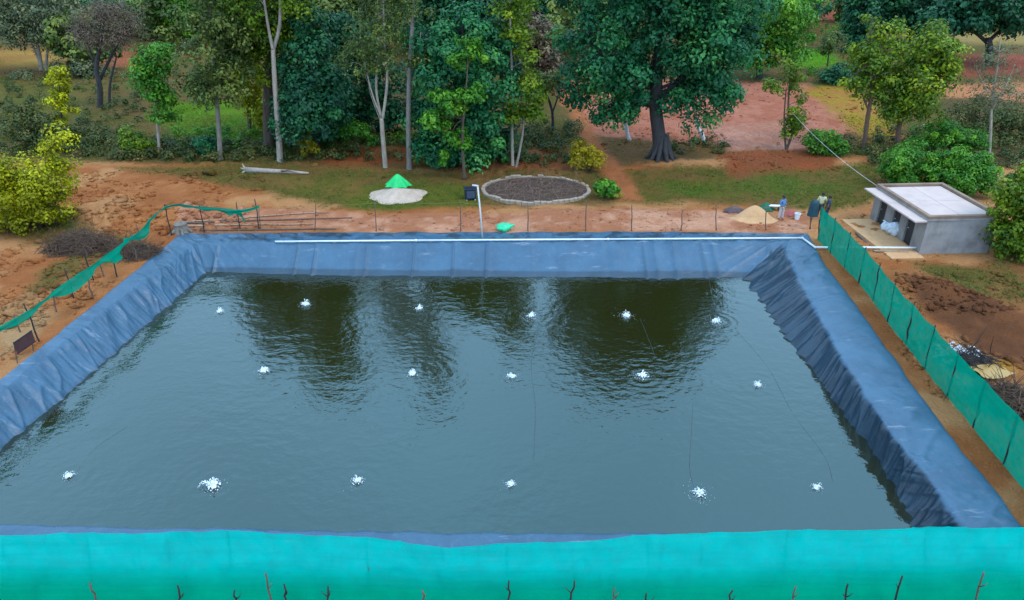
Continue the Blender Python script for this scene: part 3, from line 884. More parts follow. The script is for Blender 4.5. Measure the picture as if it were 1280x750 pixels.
tree('pale_thin_tree', 'pale thin trunk with sparse grey twigs at the right edge', (1238, 194),
     [[(1237, 196, 0.13), (1239, 160, 0.11), (1241, 130, 0.09), (1248, 80, 0.05), (1252, 45, 0.02)], [(1240, 135, 0.06), (1258, 105, 0.04), (1268, 80, 0.02)], [(1241, 128, 0.05), (1228, 100, 0.03), (1222, 85, 0.02)]],
     [(1245, 105, 34, 22), (1262, 125, 22, 18), (1226, 120, 14, 16), (1245, 75, 24, 18)], 60, 0.7, 34, 0.2, 0.1, 'grey', 'pale', 6, limbs=34, limb_r=0.035, shell=0.2)
tree('dense_mango_tree', 'dense dark green tree with leaves down to the ground and lime tips', (570, 205),
     [[(568, 206, 0.4), (570, 150, 0.34), (575, 80, 0.22), (578, 30, 0.1)]],
     [(575, 55, 45, 40), (555, 110, 44, 45), (610, 100, 40, 45), (555, 165, 44, 32), (600, 160, 42, 34), (620, 60, 28, 32), (540, 50, 26, 32), (575, 186, 45, 14)],
     250, 0.95, 120, 0.34, 0.19, 'teal', 'dark', 7, limbs=30, shell=0.55, flat=0.75)
tree('lime_tipped_shrub_tree', 'young tree with bright yellow-green leaves in front of the mango', (582, 205),
     [[(580, 207, 0.12), (578, 170, 0.1), (582, 120, 0.06), (585, 80, 0.03)]],
     [(585, 75, 20, 14), (560, 128, 22, 14), (545, 150, 20, 12), (575, 175, 16, 12), (595, 120, 16, 12), (592, 52, 16, 10), (556, 198, 14, 7)], 60, 0.6, 60, 0.32, 0.18, 'green', 'brown', 8, limbs=20, limb_r=0.04, shell=0.2, yoff=-3.2, cat='tree')
tree('dark_cone_tree', 'dark bluish green cone-shaped tree beside the tall pale fork', (394, 192),
     [[(394, 194, 0.35), (392, 140, 0.28), (390, 70, 0.18), (390, 20, 0.06)]],
     [(392, 45, 28, 32), (390, 85, 38, 38), (395, 125, 42, 36), (385, 150, 38, 26)], 170, 0.95, 110, 0.34, 0.19, 'dark', 'dark', 9, limbs=16, shell=0.55)
tree('tall_forked_tree', 'tall pale grey trunk forking high above the fallen log', (350, 201),
     [[(350, 203, 0.24), (348, 160, 0.22), (344, 110, 0.19), (341, 60, 0.16)], [(341, 62, 0.13), (334, 25, 0.1), (328, -20, 0.08), (322, -90, 0.04)], [(341, 62, 0.15), (349, 30, 0.13), (350, -20, 0.1), (356, -100, 0.05)]],
     [(325, -60, 46, 34), (370, -70, 46, 36), (345, -110, 50, 34), (310, -10, 25, 20), (372, 5, 22, 24)], 130, 1.0, 60, 0.3, 0.17, 'yg', 'pale', 10, limbs=30, limb_r=0.06, shell=0.3)
tree('thick_brown_tree', 'thick brown trunk standing just behind the pale fork', (336, 186),
     [[(336, 188, 0.42), (335, 140, 0.4), (337, 80, 0.34), (346, 20, 0.28), (350, -50, 0.18)]],
     [(330, 30, 50, 44), (365, 40, 30, 46), (300, 40, 30, 36), (340, -40, 60, 40), (345, 95, 18, 20)], 230, 1.05, 60, 0.34, 0.2, 'yg', 'brown', 11, limbs=30, shell=0.35)
tree('loose_green_tree', 'grey trunk with drooping green clumps beside the lime meadow', (274, 198),
     [[(275, 200, 0.2), (273, 160, 0.18), (270, 120, 0.15), (264, 60, 0.1), (262, 0, 0.05)]],
     [(265, 20, 36, 34), (262, 70, 34, 34), (275, 112, 34, 22), (290, 60, 26, 34), (245, 108, 18, 14), (270, -40, 40, 30)], 170, 0.9, 60, 0.3, 0.17, 'olive', 'grey', 12, limbs=30, limb_r=0.06, shell=0.35)
tree('meadow_edge_tree', 'yellow-green bushy tree over the bright lime meadow', (312, 165),
     [[(312, 167, 0.2), (310, 130, 0.16), (308, 80, 0.1)]],
     [(310, 95, 26, 24), (300, 60, 30, 26), (320, 130, 20, 14), (330, 150, 10, 12)], 90, 0.9, 60, 0.34, 0.2, 'lime', 'brown', 13, limbs=16, shell=0.35)
tree('white_stem_tree', 'small slim tree with white lower trunk left of the lime meadow', (198, 194),
     [[(199, 196, 0.13), (196, 160, 0.11), (193, 120, 0.08), (196, 70, 0.04)]],
     [(198, 72, 20, 20), (190, 100, 22, 20), (200, 125, 17, 16), (205, 145, 12, 12), (180, 85, 12, 14)], 90, 0.75, 60, 0.28, 0.16, 'green', 'pale', 14, limbs=18, limb_r=0.04, shell=0.3)
tree('lime_sapling', 'narrow pointed yellow-green sapling above the left bush', (76, 176),
     [[(80, 180, 0.1), (76, 140, 0.07), (72, 80, 0.03)]],
     [(71, 85, 7, 11), (74, 105, 12, 14), (78, 128, 15, 16), (72, 150, 10, 10)], 52, 0.45, 60, 0.24, 0.14, 'lime', 'brown', 15, limbs=14, limb_r=0.03, shell=0.2)
tree('bare_purple_tree', 'bare purple-brown tree with fuzzy twigs at upper left', (126, 134),
     [[(124, 136, 0.3), (126, 110, 0.28), (122, 85, 0.24), (128, 50, 0.15), (132, 15, 0.07)], [(124, 100, 0.18), (138, 70, 0.14), (152, 45, 0.07)], [(122, 90, 0.15), (112, 60, 0.1), (108, 35, 0.05)], [(136, 134, 0.16), (138, 105, 0.12), (146, 70, 0.07)]],
     [(130, 35, 38, 26), (155, 42, 26, 18), (112, 45, 18, 18), (140, 12, 28, 18)], 150, 1.1, 60, 0.34, 0.06, 'purple', 'dark', 16, limbs=70, limb_r=0.06, shell=0.2)
tree('grey_leafed_tree', 'greyish green tree with pale trunk at the upper left corner', (54, 88),
     [[(52, 90, 0.28), (48, 65, 0.22), (42, 35, 0.14)], [(56, 90, 0.2), (60, 60, 0.15), (66, 35, 0.08)], [(51, 80, 0.15), (40, 55, 0.1), (28, 40, 0.05)]],
     [(35, 30, 40, 28), (70, 35, 36, 26), (50, 5, 46, 26), (92, 64, 18, 10), (10, 20, 26, 28)], 260, 1.15, 52, 0.38, 0.2, 'grey', 'pale', 17, limbs=44, limb_r=0.08, shell=0.35)
tree('sparse_pale_tree', 'tall pale trunk splitting into fine stems above the sand heap', (481, 209),
     [[(482, 211, 0.19), (479, 175, 0.17), (477, 148, 0.16)], [(477, 150, 0.11), (470, 110, 0.09), (473, 50, 0.06), (470, -30, 0.03)], [(478, 150, 0.12), (484, 100, 0.1), (480, 40, 0.08), (478, -60, 0.03)], [(477, 146, 0.08), (465, 115, 0.06), (452, 60, 0.03), (448, 10, 0.02)]],
     [(462, 40, 34, 34), (490, 20, 30, 34), (450, 80, 28, 24), (475, -30, 40, 36), (470, 78, 22, 16)], 150, 0.75, 42, 0.24, 0.13, 'olive', 'pale', 18, limbs=50, limb_r=0.04, shell=0.25)
tree('straight_grey_tree', 'straight grey trunk with few leaves just right of the sand heap', (512, 211),
     [[(512, 214, 0.22), (511, 160, 0.19), (512, 90, 0.16), (516, 20, 0.12), (517, -60, 0.08), (518, -150, 0.04)], [(512, 120, 0.07), (524, 70, 0.05), (526, 40, 0.03)]],
     [(513, 70, 16, 14), (525, 75, 12, 8), (505, 62, 10, 8), (517, -60, 34, 40), (515, -110, 28, 34), (520, 5, 24, 18)], 84, 0.7, 46, 0.24, 0.13, 'olive', 'grey', 19, limbs=36, limb_r=0.05, shell=0.25)
tree('twin_stem_tree', 'slim tree with two white stems forming a narrow V', (643, 209),
     [[(641, 211, 0.13), (640, 170, 0.12), (640, 120, 0.1), (639, 60, 0.08), (637, 0, 0.05), (636, -50, 0.03)], [(644, 211, 0.11), (652, 175, 0.09), (655, 150, 0.07), (660, 125, 0.04)]],
     [(655, 120, 26, 20), (640, 140, 22, 12), (668, 135, 16, 14), (640, 30, 28, 26), (640, -10, 30, 28), (655, 70, 18, 18), (668, 100, 16, 12)], 120, 0.7, 52, 0.28, 0.16, 'yg', 'pale', 20, limbs=34, limb_r=0.04, shell=0.3)
tree('dark_leaning_tree', 'small dark leaning tree on the edge of the red path', (689, 168),
     [[(690, 170, 0.16), (691, 145, 0.13), (686, 125, 0.1), (678, 108, 0.06)], [(690, 142, 0.09), (697, 122, 0.06), (700, 108, 0.03)]],
     [(680, 100, 20, 10), (668, 110, 14, 9), (700, 98, 10, 8)], 34, 0.7, 50, 0.3, 0.17, 'olive', 'dark', 21, limbs=14, limb_r=0.05, shell=0.2)
tree('far_spreading_tree', 'far dark tree with spreading flat crown at the upper right', (1236, 82),
     [[(1236, 84, 0.5), (1236, 62, 0.45), (1234, 48, 0.4)], [(1235, 54, 0.28), (1218, 40, 0.2), (1196, 30, 0.1)], [(1235, 52, 0.28), (1254, 36, 0.2), (1275, 28, 0.1)]],
     [(1235, 14, 52, 24), (1195, 24, 34, 16), (1275, 22, 30, 18), (1230, -10, 50, 20)], 240, 1.4, 60, 0.55, 0.32, 'dark', 'dark', 22, limbs=30, limb_r=0.12, shell=0.4)
tree('far_dark_poplar', 'far dark bluish tree narrowing upward at the top right', (1074, 66),
     [[(1074, 68, 0.4), (1074, 30, 0.3), (1078, -10, 0.15)]],
     [(1072, 40, 15, 26), (1076, 8, 18, 26), (1080, -20, 16, 20)], 150, 1.2, 60, 0.5, 0.3, 'dark', 'dark', 23, limbs=10, shell=0.5)
tree('far_dark_grove_tree', 'far dark green tree mass between the poplar and the spreading crown', (1136, 55),
     [[(1136, 58, 0.4), (1138, 25, 0.3), (1140, -5, 0.15)]],
     [(1125, 22, 34, 20), (1160, 18, 30, 22), (1140, -8, 44, 18)], 200, 1.5, 60, 0.6, 0.34, 'dark', 'dark', 24, limbs=12, shell=0.5)
tree('pale_field_sapling', 'small pale tree at the end of the bright green field', (1034, 88),
     [[(1034, 90, 0.15), (1035, 72, 0.1), (1038, 50, 0.05)]],
     [(1040, 52, 12, 12), (1032, 62, 8, 8)], 30, 0.8, 46, 0.34, 0.2, 'olive', 'brown', 25, limbs=10, limb_r=0.05, shell=0.25)
tree('far_green_tree', 'far green tree between grey and tall trees at the top left', (212, 62),
     [[(212, 64, 0.3), (212, 40, 0.24), (214, 10, 0.12)]],
     [(205, 15, 34, 22), (230, 25, 24, 20), (185, 8, 26, 18), (215, -15, 36, 16)], 180, 1.3, 60, 0.5, 0.3, 'green', 'dark', 26, limbs=10, shell=0.45)
tree('far_teal_tree', 'far deep green tree left of the shade tree crown', (690, 62),
     [[(690, 64, 0.3), (690, 30, 0.22), (692, 0, 0.1)]],
     [(690, 5, 28, 22), (672, 20, 16, 14), (700, -12, 26, 16)], 120, 1.2, 60, 0.48, 0.28, 'teal', 'dark', 27, limbs=10, shell=0.45)
tree('tawny_thicket_tree', 'tawny leafed tree behind the twin white stems', (672, 112),
     [[(672, 114, 0.25), (670, 80, 0.2), (668, 40, 0.1)]],
     [(668, 60, 26, 30), (680, 80, 20, 22), (660, 35, 24, 20)], 110, 1.1, 50, 0.4, 0.22, 'purple', 'brown', 28, limbs=14, shell=0.35)
tree('mid_green_filler_tree', 'mid green tree filling the gap behind the sparse pale trunks', (440, 172),
     [[(440, 174, 0.25), (440, 130, 0.2), (436, 70, 0.1)]],
     [(438, 50, 32, 34), (445, 110, 40, 34), (425, 150, 30, 18), (470, 145, 26, 20), (500, 120, 24, 40)], 230, 1.0, 62, 0.4, 0.22, 'dark', 'dark', 29, limbs=12, shell=0.45)
tree('upper_olive_tree', 'olive green tree high behind the dark cone', (428, 120),
     [[(428, 122, 0.3), (428, 60, 0.22), (426, 0, 0.1)]],
     [(425, 10, 34, 30), (450, -10, 34, 30), (400, 5, 26, 26)], 150, 1.2, 56, 0.44, 0.24, 'olive', 'brown', 30, limbs=14, shell=0.4)
tree('upper_deep_tree', 'deep green tree behind the straight grey trunk', (545, 120),
     [[(545, 122, 0.3), (545, 60, 0.22), (546, 10, 0.1)]],
     [(545, 15, 40, 30), (590, 5, 36, 24), (560, -20, 46, 26), (620, 20, 22, 20)], 210, 1.2, 60, 0.46, 0.26, 'dark', 'dark', 31, limbs=14, shell=0.45)
# bushes
bush('lime_bush', 'large yellow-green bush at the left edge of the picture', (42, 284),
     [(30, 232, 40, 32), (62, 222, 30, 28), (-10, 230, 44, 36), (50, 255, 36, 24), (68, 190, 14, 20), (76, 172, 10, 16), (20, 262, 40, 20)], 190, 0.6, 100, 0.20, 0.12, 'lime', 101)
bush('round_green_bush', 'bright green bush behind the shed, left one', (1140, 232), [(1140, 205, 34, 24), (1125, 215, 20, 16)], 110, 0.5, 80, 0.22, 0.13, 'green', 102)
bush('tall_green_bush', 'tall bright green bush right behind the shed roof', (1206, 244), [(1203, 214, 34, 26), (1220, 225, 26, 28), (1190, 225, 26, 20)], 140, 0.5, 80, 0.22, 0.13, 'green', 103)
bush('corner_bush', 'yellowish green bush to the right of the shed wall', (1272, 322), [(1274, 270, 27, 38), (1285, 238, 34, 26), (1270, 302, 20, 24), (1312, 280, 40, 50)], 230, 0.5, 80, 0.22, 0.13, 'yg', 104)
bush('low_right_bush', 'low green shrub under the round light tree', (1180, 190), [(1190, 168, 28, 16), (1212, 176, 22, 12), (1165, 178, 16, 10)], 70, 0.55, 66, 0.24, 0.14, 'green', 105)
bush('brushy_grey_bush', 'greyish brushy shrub at the right edge below red field', (1240, 168), [(1225, 145, 40, 16), (1270, 150, 30, 18), (1255, 165, 40, 14)], 120, 0.7, 56, 0.26, 0.12, 'under', 106)
bush('field_corner_bush', 'small dark green bush beside the leaning sapling', (1030, 192), [(1030, 178, 22, 12), (1045, 184, 14, 8)], 44, 0.5, 66, 0.22, 0.13, 'green', 107)
bush('yellow_bush', 'yellow leafed bush at the bend of the red path', (735, 214), [(730, 194, 18, 16), (742, 202, 14, 10), (722, 186, 10, 8)], 50, 0.4, 60, 0.2, 0.12, 'yellow', 108)
bush('well_side_plant', 'broad-leafed green plant right of the round stone pit', (760, 248), [(762, 237, 14, 9), (750, 232, 9, 7)], 26, 0.35, 50, 0.26, 0.16, 'green', 109)
bush('yellow_shrub_by_log', 'yellowish shrub with red soil beneath, right of the fallen log', (384, 196), [(384, 168, 10, 22), (386, 185, 10, 10)], 30, 0.45, 50, 0.24, 0.13, 'yellow', 110)
bush('lime_low_bush', 'small lime bush between dark cone tree and sparse pale trunk', (430, 184), [(440, 160, 26, 10), (420, 168, 20, 10)], 46, 0.5, 60, 0.26, 0.15, 'green', 111)
bush('meadow_foot_bush', 'round green bush left of the slim white trunk', (168, 194), [(165, 174, 17, 14), (178, 182, 14, 10)], 50, 0.5, 60, 0.24, 0.14, 'yg', 112)
bush('deep_green_low_bush', 'deep green low bush at the foot of the lime meadow', (256, 194), [(255, 182, 14, 9)], 24, 0.5, 60, 0.24, 0.14, 'teal', 113)
bush('left_hedge_bush', 'dull green bush under the pointed lime sapling', (55, 188), [(42, 160, 30, 16), (65, 172, 26, 14), (28, 140, 18, 10)], 90, 0.6, 56, 0.26, 0.14, 'under', 114)
bush('field_back_hedge', 'dark hedge behind the yellow-green field', (1075, 104), [(1060, 92, 30, 9), (1090, 85, 24, 10), (1045, 98, 18, 6)], 80, 0.9, 56, 0.36, 0.2, 'dark', 115)
bush('dark_field_hedge', 'dark low hedge at the foot of the grey leafed tree', (100, 96), [(90, 84, 26, 7), (112, 90, 22, 7), (40, 100, 40, 8)], 90, 0.8, 50, 0.34, 0.2, 'grey', 116)
# undergrowth that reads as one mass
def scatter_mass(name, label, spots, leaf, L, W, seed, cat, per=60, rc=0.6):
    rng = np.random.default_rng(seed)
    Ps, Ns, Ts = [], [], []
    for (u0, v0, u1, v1, n, hgt) in spots:
        uu = rng.uniform(u0, u1, n); vv = rng.uniform(v0, v1, n)
        Q = np.array([px(a, b)[:] for a, b in zip(uu, vv)])
        Q[:, 2] = ground_h(Q[:, 0], Q[:, 1]) + hgt * rng.uniform(0.1, 1.0, n)
        D = np.tile(np.array([[0, 0, 1.0]]), (n, 1))
        P, N, T = foliage(Q, D, rc * (0.6 + hgt * 0.3), per, rng, 0.8)
        k = P[:, 2] > np.repeat(ground_h(Q[:, 0], Q[:, 1]), per) - 0.05
        Ps.append(P[k]); Ns.append(N[k]); Ts.append(T[k])
    o = link(name, leaf_mesh(name, np.concatenate(Ps), np.concatenate(Ns), L, W, np.concatenate(Ts), LEAF[leaf], rng))
    return tag(o, label, cat, kind='stuff')
scatter_mass('undergrowth', 'dull green and brown undergrowth along the foot of the trees', [
    (80, 165, 160, 196, 90, 0.9), (140, 180, 360, 201, 190, 0.6), (355, 172, 560, 200, 170, 0.7), (560, 192, 720, 206, 70, 0.5), (-40, 165, 90, 196, 60, 0.9), (655, 160, 725, 190, 60, 0.7),
    (0, 95, 180, 165, 120, 0.7), (180, 90, 330, 125, 50, 0.6), (1010, 175, 1100, 195, 40, 0.5), (1090, 165, 1290, 210, 120, 0.6), (840, 176, 910, 192, 24, 0.4), (1090, 195, 1130, 220, 30, 0.6)],
    'under', 0.24, 0.12, 201, 'undergrowth', 56)
scatter_mass('green_undergrowth', 'fresh green weeds between the tree trunks', [
    (205, 165, 345, 190, 40, 0.5), (360, 170, 520, 190, 40, 0.7), (520, 190, 640, 206, 40, 0.5), (1010, 88, 1060, 102, 30, 0.5), (960, 30, 1060, 60, 60, 1.6), (1130, 160, 1230, 190, 50, 0.6)],
    'green', 0.24, 0.14, 202, 'undergrowth', 50)
# far woodland closing the view
def woodland(name, label, spots, leaf, seed):
    rng = np.random.default_rng(seed)
    Ps, Ns, Ts = [], [], []
    for (x0, x1, y0, y1, n, h0, h1) in spots:
        X = rng.uniform(x0, x1, n); Yy = rng.uniform(y0, y1, n); H = rng.uniform(h0, h1, n)
        for x, y, h in zip(X, Yy, H):
            E_ = [(np.array([x, y, h * 0.55]), np.array([h * 0.38, h * 0.38, h * 0.45]))]
            Cn, D = clumps(E_, 30, rng, 0.5)
            P, N, T = foliage(Cn, D, h * 0.14, 52, rng, 0.75)
            T = T + rng.normal(0, 0.25)
            Ps.append(P); Ns.append(N); Ts.append(T)
    P = np.concatenate(Ps); N = np.concatenate(Ns); T = np.concatenate(Ts)
    P[:, 2] = np.maximum(P[:, 2], 0.0)
    o = link(name, leaf_mesh(name, P, N, 0.62, 0.38, T, LEAF[leaf], rng))
    return tag(o, label, 'woodland', kind='stuff')
woodland('distant_woodland', 'far dark woodland closing the top of the view', [(-75, 60, 125, 150, 40, 9, 14), (-140, 30, 150, 240, 70, 10, 16), (60, 150, 190, 260, 46, 9, 14), (30, 60, 170, 200, 14, 8, 12), (-190, -70, 110, 200, 40, 8, 13)], 'dark', 301)
woodland('distant_scrub', 'far olive scrub and small trees among the fields', [(-110, -50, 90, 140, 26, 4, 8), (-30, 20, 95, 125, 24, 6, 10), (40, 130, 130, 190, 30, 4, 8), (80, 180, 80, 180, 30, 5, 9)], 'olive', 302)
# grass tufts on the grassy ground
def tufts(name, label, leaf, n, thr, box, hgt, seed, zonecol=None):
    rng = np.random.default_rng(seed)
    x = rng.uniform(box[0], box[1], n); y = rng.uniform(box[2], box[3], n)
    wx_ = x + 3.2 * (fbm(x * 0.35, y * 0.35, 41, 4) - 0.5); wy_ = y + 3.2 * (fbm(x * 0.35, y * 0.35, 57, 4) - 0.5)
    col, g = zone_eval(x, y, wx_, wy_)
    sd = poly_sd(x, y, PONDQ)
    bright = col[:, 1] / (col[:, 0] + 1e-6)
    k = (rng.uniform(0, 1, n) < g * 0.95) & (sd > 0.5) & (bright > thr[0]) & (bright < thr[1])
    x, y, br = x[k], y[k], bright[k]
    z = ground_h(x, y)
    m = len(x)
    nb = 4
    xi = np.repeat(x, nb) + rng.normal(0, 0.06, m * nb); yi = np.repeat(y, nb) + rng.normal(0, 0.06, m * nb); zi = np.repeat(z, nb) - 0.02
    a = rng.uniform(0, 2 * math.pi, m * nb); h = hgt * rng.uniform(0.4, 1.3, m * nb); w = 0.028 * rng.uniform(0.6, 1.6, m * nb)
    lean = rng.uniform(0.1, 0.8, m * nb) * h
    A = np.stack([xi - np.sin(a) * w, yi + np.cos(a) * w, zi], 1); B = np.stack([xi + np.sin(a) * w, yi - np.cos(a) * w, zi], 1)
    T = np.stack([xi + np.cos(a) * lean, yi + np.sin(a) * lean, zi + h], 1)
    V = np.stack([A, B, T], 1).reshape(-1, 3)
    tint = np.repeat(np.clip(rng.normal(0.45, 0.25, m), 0, 1), nb * 3)
    o = link(name, np_mesh(name, V, np.arange(len(V)).reshape(-1, 3), LEAF[leaf], False, {'tint': ('FLOAT', tint)}))
    return tag(o, label, 'grass', kind='stuff')
tufts('grass', 'short patchy grass growing on the red soil', 'grass', 150000, (0.0, 2.2), (-40, 45, 30, 72), 0.10, 401)
tufts('meadow_grass', 'bright green crop in the small fields', 'field', 60000, (1.9, 99), (-40, 60, 55, 125), 0.28, 402)
# ------------------------------------------------------------------ shade-net fences
def netmat(name, col, alpha, trans=0.45, fade=False):
    m, nt, p = newmat(name)
    f = noise(nt, 1.3, 5, 0.6)
    c = mixc(nt, mrange(nt, f, 0.3, 0.7), col, tuple(x * 0.82 for x in col))
    mp = nd(nt, 'ShaderNodeMapping'); mp.inputs['Scale'].default_value = (0.25, 0.25, 5.0)
    nt.links.new(nd(nt, 'ShaderNodeTexCoord').outputs['Object'], mp.inputs[0])
    c = mixc(nt, mrange(nt, noise(nt, 1.0, 5, 0.65, vec=mp.outputs[0]), 0.45, 0.75, 0.0, 0.5), c, tuple(x * 0.62 for x in col))
    mp2 = nd(nt, 'ShaderNodeMapping'); mp2.inputs['Scale'].default_value = (2.2, 2.2, 0.35)
    nt.links.new(nd(nt, 'ShaderNodeTexCoord').outputs['Object'], mp2.inputs[0])
    c = mixc(nt, mrange(nt, noise(nt, 1.0, 4, 0.6, vec=mp2.outputs[0]), 0.58, 0.75, 0.0, 0.45), c, tuple(x * 0.6 for x in col))
    d = nd(nt, 'ShaderNodeBsdfDiffuse'); t = nd(nt, 'ShaderNodeBsdfTranslucent'); tr = nd(nt, 'ShaderNodeBsdfTransparent')
    nt.links.new(c, d.inputs[0]); nt.links.new(c, t.inputs[0])
    m1 = nd(nt, 'ShaderNodeMixShader'); m1.inputs[0].default_value = trans
    nt.links.new(d.outputs[0], m1.inputs[1]); nt.links.new(t.outputs[0], m1.inputs[2])
    m2 = nd(nt, 'ShaderNodeMixShader')
    nt.links.new(mrange(nt, noise(nt, 3.0, 3, 0.6), 0.3, 0.7, alpha - 0.05, alpha + 0.05), m2.inputs[0])
    if fade:
        mu = nd(nt, 'ShaderNodeMath', operation='MULTIPLY')
        nt.links.new(m2.inputs[0].links[0].from_socket, mu.inputs[0])
        nt.links.new(nd(nt, 'ShaderNodeAttribute', attribute_name='weave').outputs['Fac'], mu.inputs[1])
        nt.links.new(mu.outputs[0], m2.inputs[0])
    nt.links.new(tr.outputs[0], m2.inputs[1]); nt.links.new(m1.outputs[0], m2.inputs[2])
    nt.links.new(m2.outputs[0], nt.nodes['Material Output'].inputs[0])
    return m
M_NET = netmat('green_shade_net', (0.0, 0.30, 0.18), 0.95)
M_NET2 = netmat('turquoise_shade_net', (0.0, 0.60, 0.50), 0.93)
M_NET3 = netmat('green_net_skirt', (0.0, 0.46, 0.24), 0.78, fade=True)
def net_sheet(base, top, nu, nv, billow, seed, sag=0.1, post_every=None):
    """surface between a base and a top polyline with folds and billow"""
    B = np.array(lerp_poly(base, nu)); T = np.array(lerp_poly(top, nu))
    tt = np.linspace(0, 1, nv)
    G = B[:, None, :] * (1 - tt)[None, :, None] + T[:, None, :] * tt[None, :, None]
    s = np.concatenate([[0], np.cumsum(np.linalg.norm(np.diff(B, axis=0), axis=1))])
    d = np.gradient(B, axis=0); d[:, 2] = 0; d /= np.linalg.norm(d, axis=1, keepdims=True) + 1e-9
    nrm = np.stack([-d[:, 1], d[:, 0], 0 * d[:, 0]], 1)
    S = np.repeat(s[:, None], nv, 1); Tt = np.repeat(tt[None], nu, 0)
    h = billow * (np.sin(Tt * math.pi) * (fbm(S * 0.5, Tt * 1.2, seed, 3) - 0.4) * 2 + 0.5 * (fbm(S * 1.6, Tt * 2.0, seed + 3, 3) - 0.5) + 0.5 * (1 - np.abs(fbm(S * 0.8 + Tt, Tt * 0.6, seed + 11, 3) - 0.5) * 2) ** 10)
    G = G + nrm[:, None, :] * h[:, :, None]
    if post_every:
        ph = (S / post_every) % 1.0
        G[:, :, 2] -= sag * np.sin(ph * math.pi) * Tt ** 3
    G[:, :, 2] += 0.05 * (fbm(S * 1.1, Tt * 0, seed + 7, 3) - 0.5) * Tt ** 4
    return G
def grid_obj(name, G, mat, parent, off):
    a, b = G.shape[:2]
    ii = np.arange(a * b).reshape(a, b)
    Fq = np.stack([ii[:-1, :-1], ii[1:, :-1], ii[1:, 1:], ii[:-1, 1:]], -1).reshape(-1, 4)
    return link(name, np_mesh(name, G.reshape(-1, 3) - np.array(off), Fq, mat, True), parent)
def crooked(a, b, r, rng, n=6, j=0.02):
    pts = [Vector(a).lerp(Vector(b), i / (n - 1)) for i in range(n)]
    pts = [p_ + Vector(rng.normal(size=3) * j) if 0 < i < n - 1 else p_ for i, p_ in enumerate(pts)]
    return pts, [r * (1.1 - 0.3 * i / (n - 1)) for i in range(n)]
def net_fence(label, bpts, tpts, mat, nu, billow, seed, step, post_h, post_mat, side, sag, r=0.035):
    rng = np.random.default_rng(seed)
    root = empty('net_fence', bpts[0], label=label, cat='fence')
    off = Vector(root.location)
    grid_obj('net', net_sheet(bpts, tpts, nu, 14, billow, seed, sag, step), mat, root, off)
    L = sum((b - a).length for a, b in zip(bpts[:-1], bpts[1:]))
    n = int(L / step) + 1
    for i in range(n + 1):
        f = min(i * step / L, 1.0)
        q = lerp_poly(bpts, 400)[int(f * 399)]; t = lerp_poly(tpts, 400)[int(f * 399)]
        q = q + Vector(side) ; t = t + Vector(side)
        P, R = crooked(q - off + Vector((0, 0, -0.25)), q.lerp(t, post_h) - off, r, rng)
        mb = MB(); mb.tube(P, R, 7); mb.build('post', post_mat, root, smooth=True)
    return root
# right fence
RB = [px(1021, 299), px(1046, 325), px(1072, 353), px(1119, 416), px(1189, 503), px(1280, 613), px(1330, 672), px(1362, 712)]
RH = [2.1, 2.08, 2.05, 2.05, 2.1, 2.2, 2.2, 2.2]
RT = [Vector((b.x - 0.15, b.y, h)) for b, h in zip(RB, RH)]
net_fence('tall green shade net fence along the right bank', RB, RT, M_NET, 260, 0.10, 3, 2.05, 1.04, M_POST, (0.05, 0, 0), 0.07)
# front fence, leaning, runs across the whole foreground
FT = [px(-420, 664, 2.05), px(0, 668, 2.05), px(300, 663, 2.08), px(470, 672, 2.04), px(560, 683, 1.95), px(700, 676, 2.0), px(860, 666, 2.08), px(1000, 662, 2.1), px(1300, 657, 2.12), px(1420, 655, 2.12)]
FB = [Vector((t.x, 13.95, 0.0)) for t in FT]
net_fence('turquoise shade net fence across the foreground', FB, FT, M_NET2, 420, 0.10, 13, 3.9, 0.97, M_WOOD, (0, 0.07, 0), 0.05, 0.025)
ff = [o for o in COL.objects if o.name.startswith('net_fence')][-1]
SKB = [b + Vector((0, -0.03, 0)) for b in FB]
SKT = [b.lerp(t, 0.68 + 0.05 * math.sin(i * 1.9)) + Vector((0, -0.035, 0)) for i, (b, t) in enumerate(zip(FB, FT))]
sk = grid_obj('net_skirt', net_sheet(SKB, SKT, 420, 8, 0.02, 19) + np.array([0, -0.14, 0]), M_NET3, ff, ff.location)
a_ = sk.data.attributes.new('weave', 'FLOAT', 'POINT')
a_.data.foreach_set('value', np.repeat(1 - sstep(0.25, 1.0, np.linspace(0, 1, 8))[None], 420, 0).astype(np.float32).ravel())
sk['label'] = 'lower greener strip of the net'
rng = np.random.default_rng(77)
TW = [(112, 728, 0), (222, 732, 1), (332, 716, 0), (355, 730, 1), (410, 733, 1), (528, 738, 0), (636, 726, 0), (718, 726, 0), (768, 735, 1), (808, 742, 0), (916, 738, 0), (995, 733, 0), (1060, 730, 1), (1128, 720, 0), (1230, 715, 1), (293, 738, 0)]
TWL = ['leftmost', 'second', 'third', 'fourth', 'sixth', 'seventh', 'eighth', 'ninth', 'tenth', 'eleventh', 'twelfth', 'thirteenth', 'fourteenth', 'fifteenth', 'rightmost']
order = sorted(range(len(TW)), key=lambda i: TW[i][0])
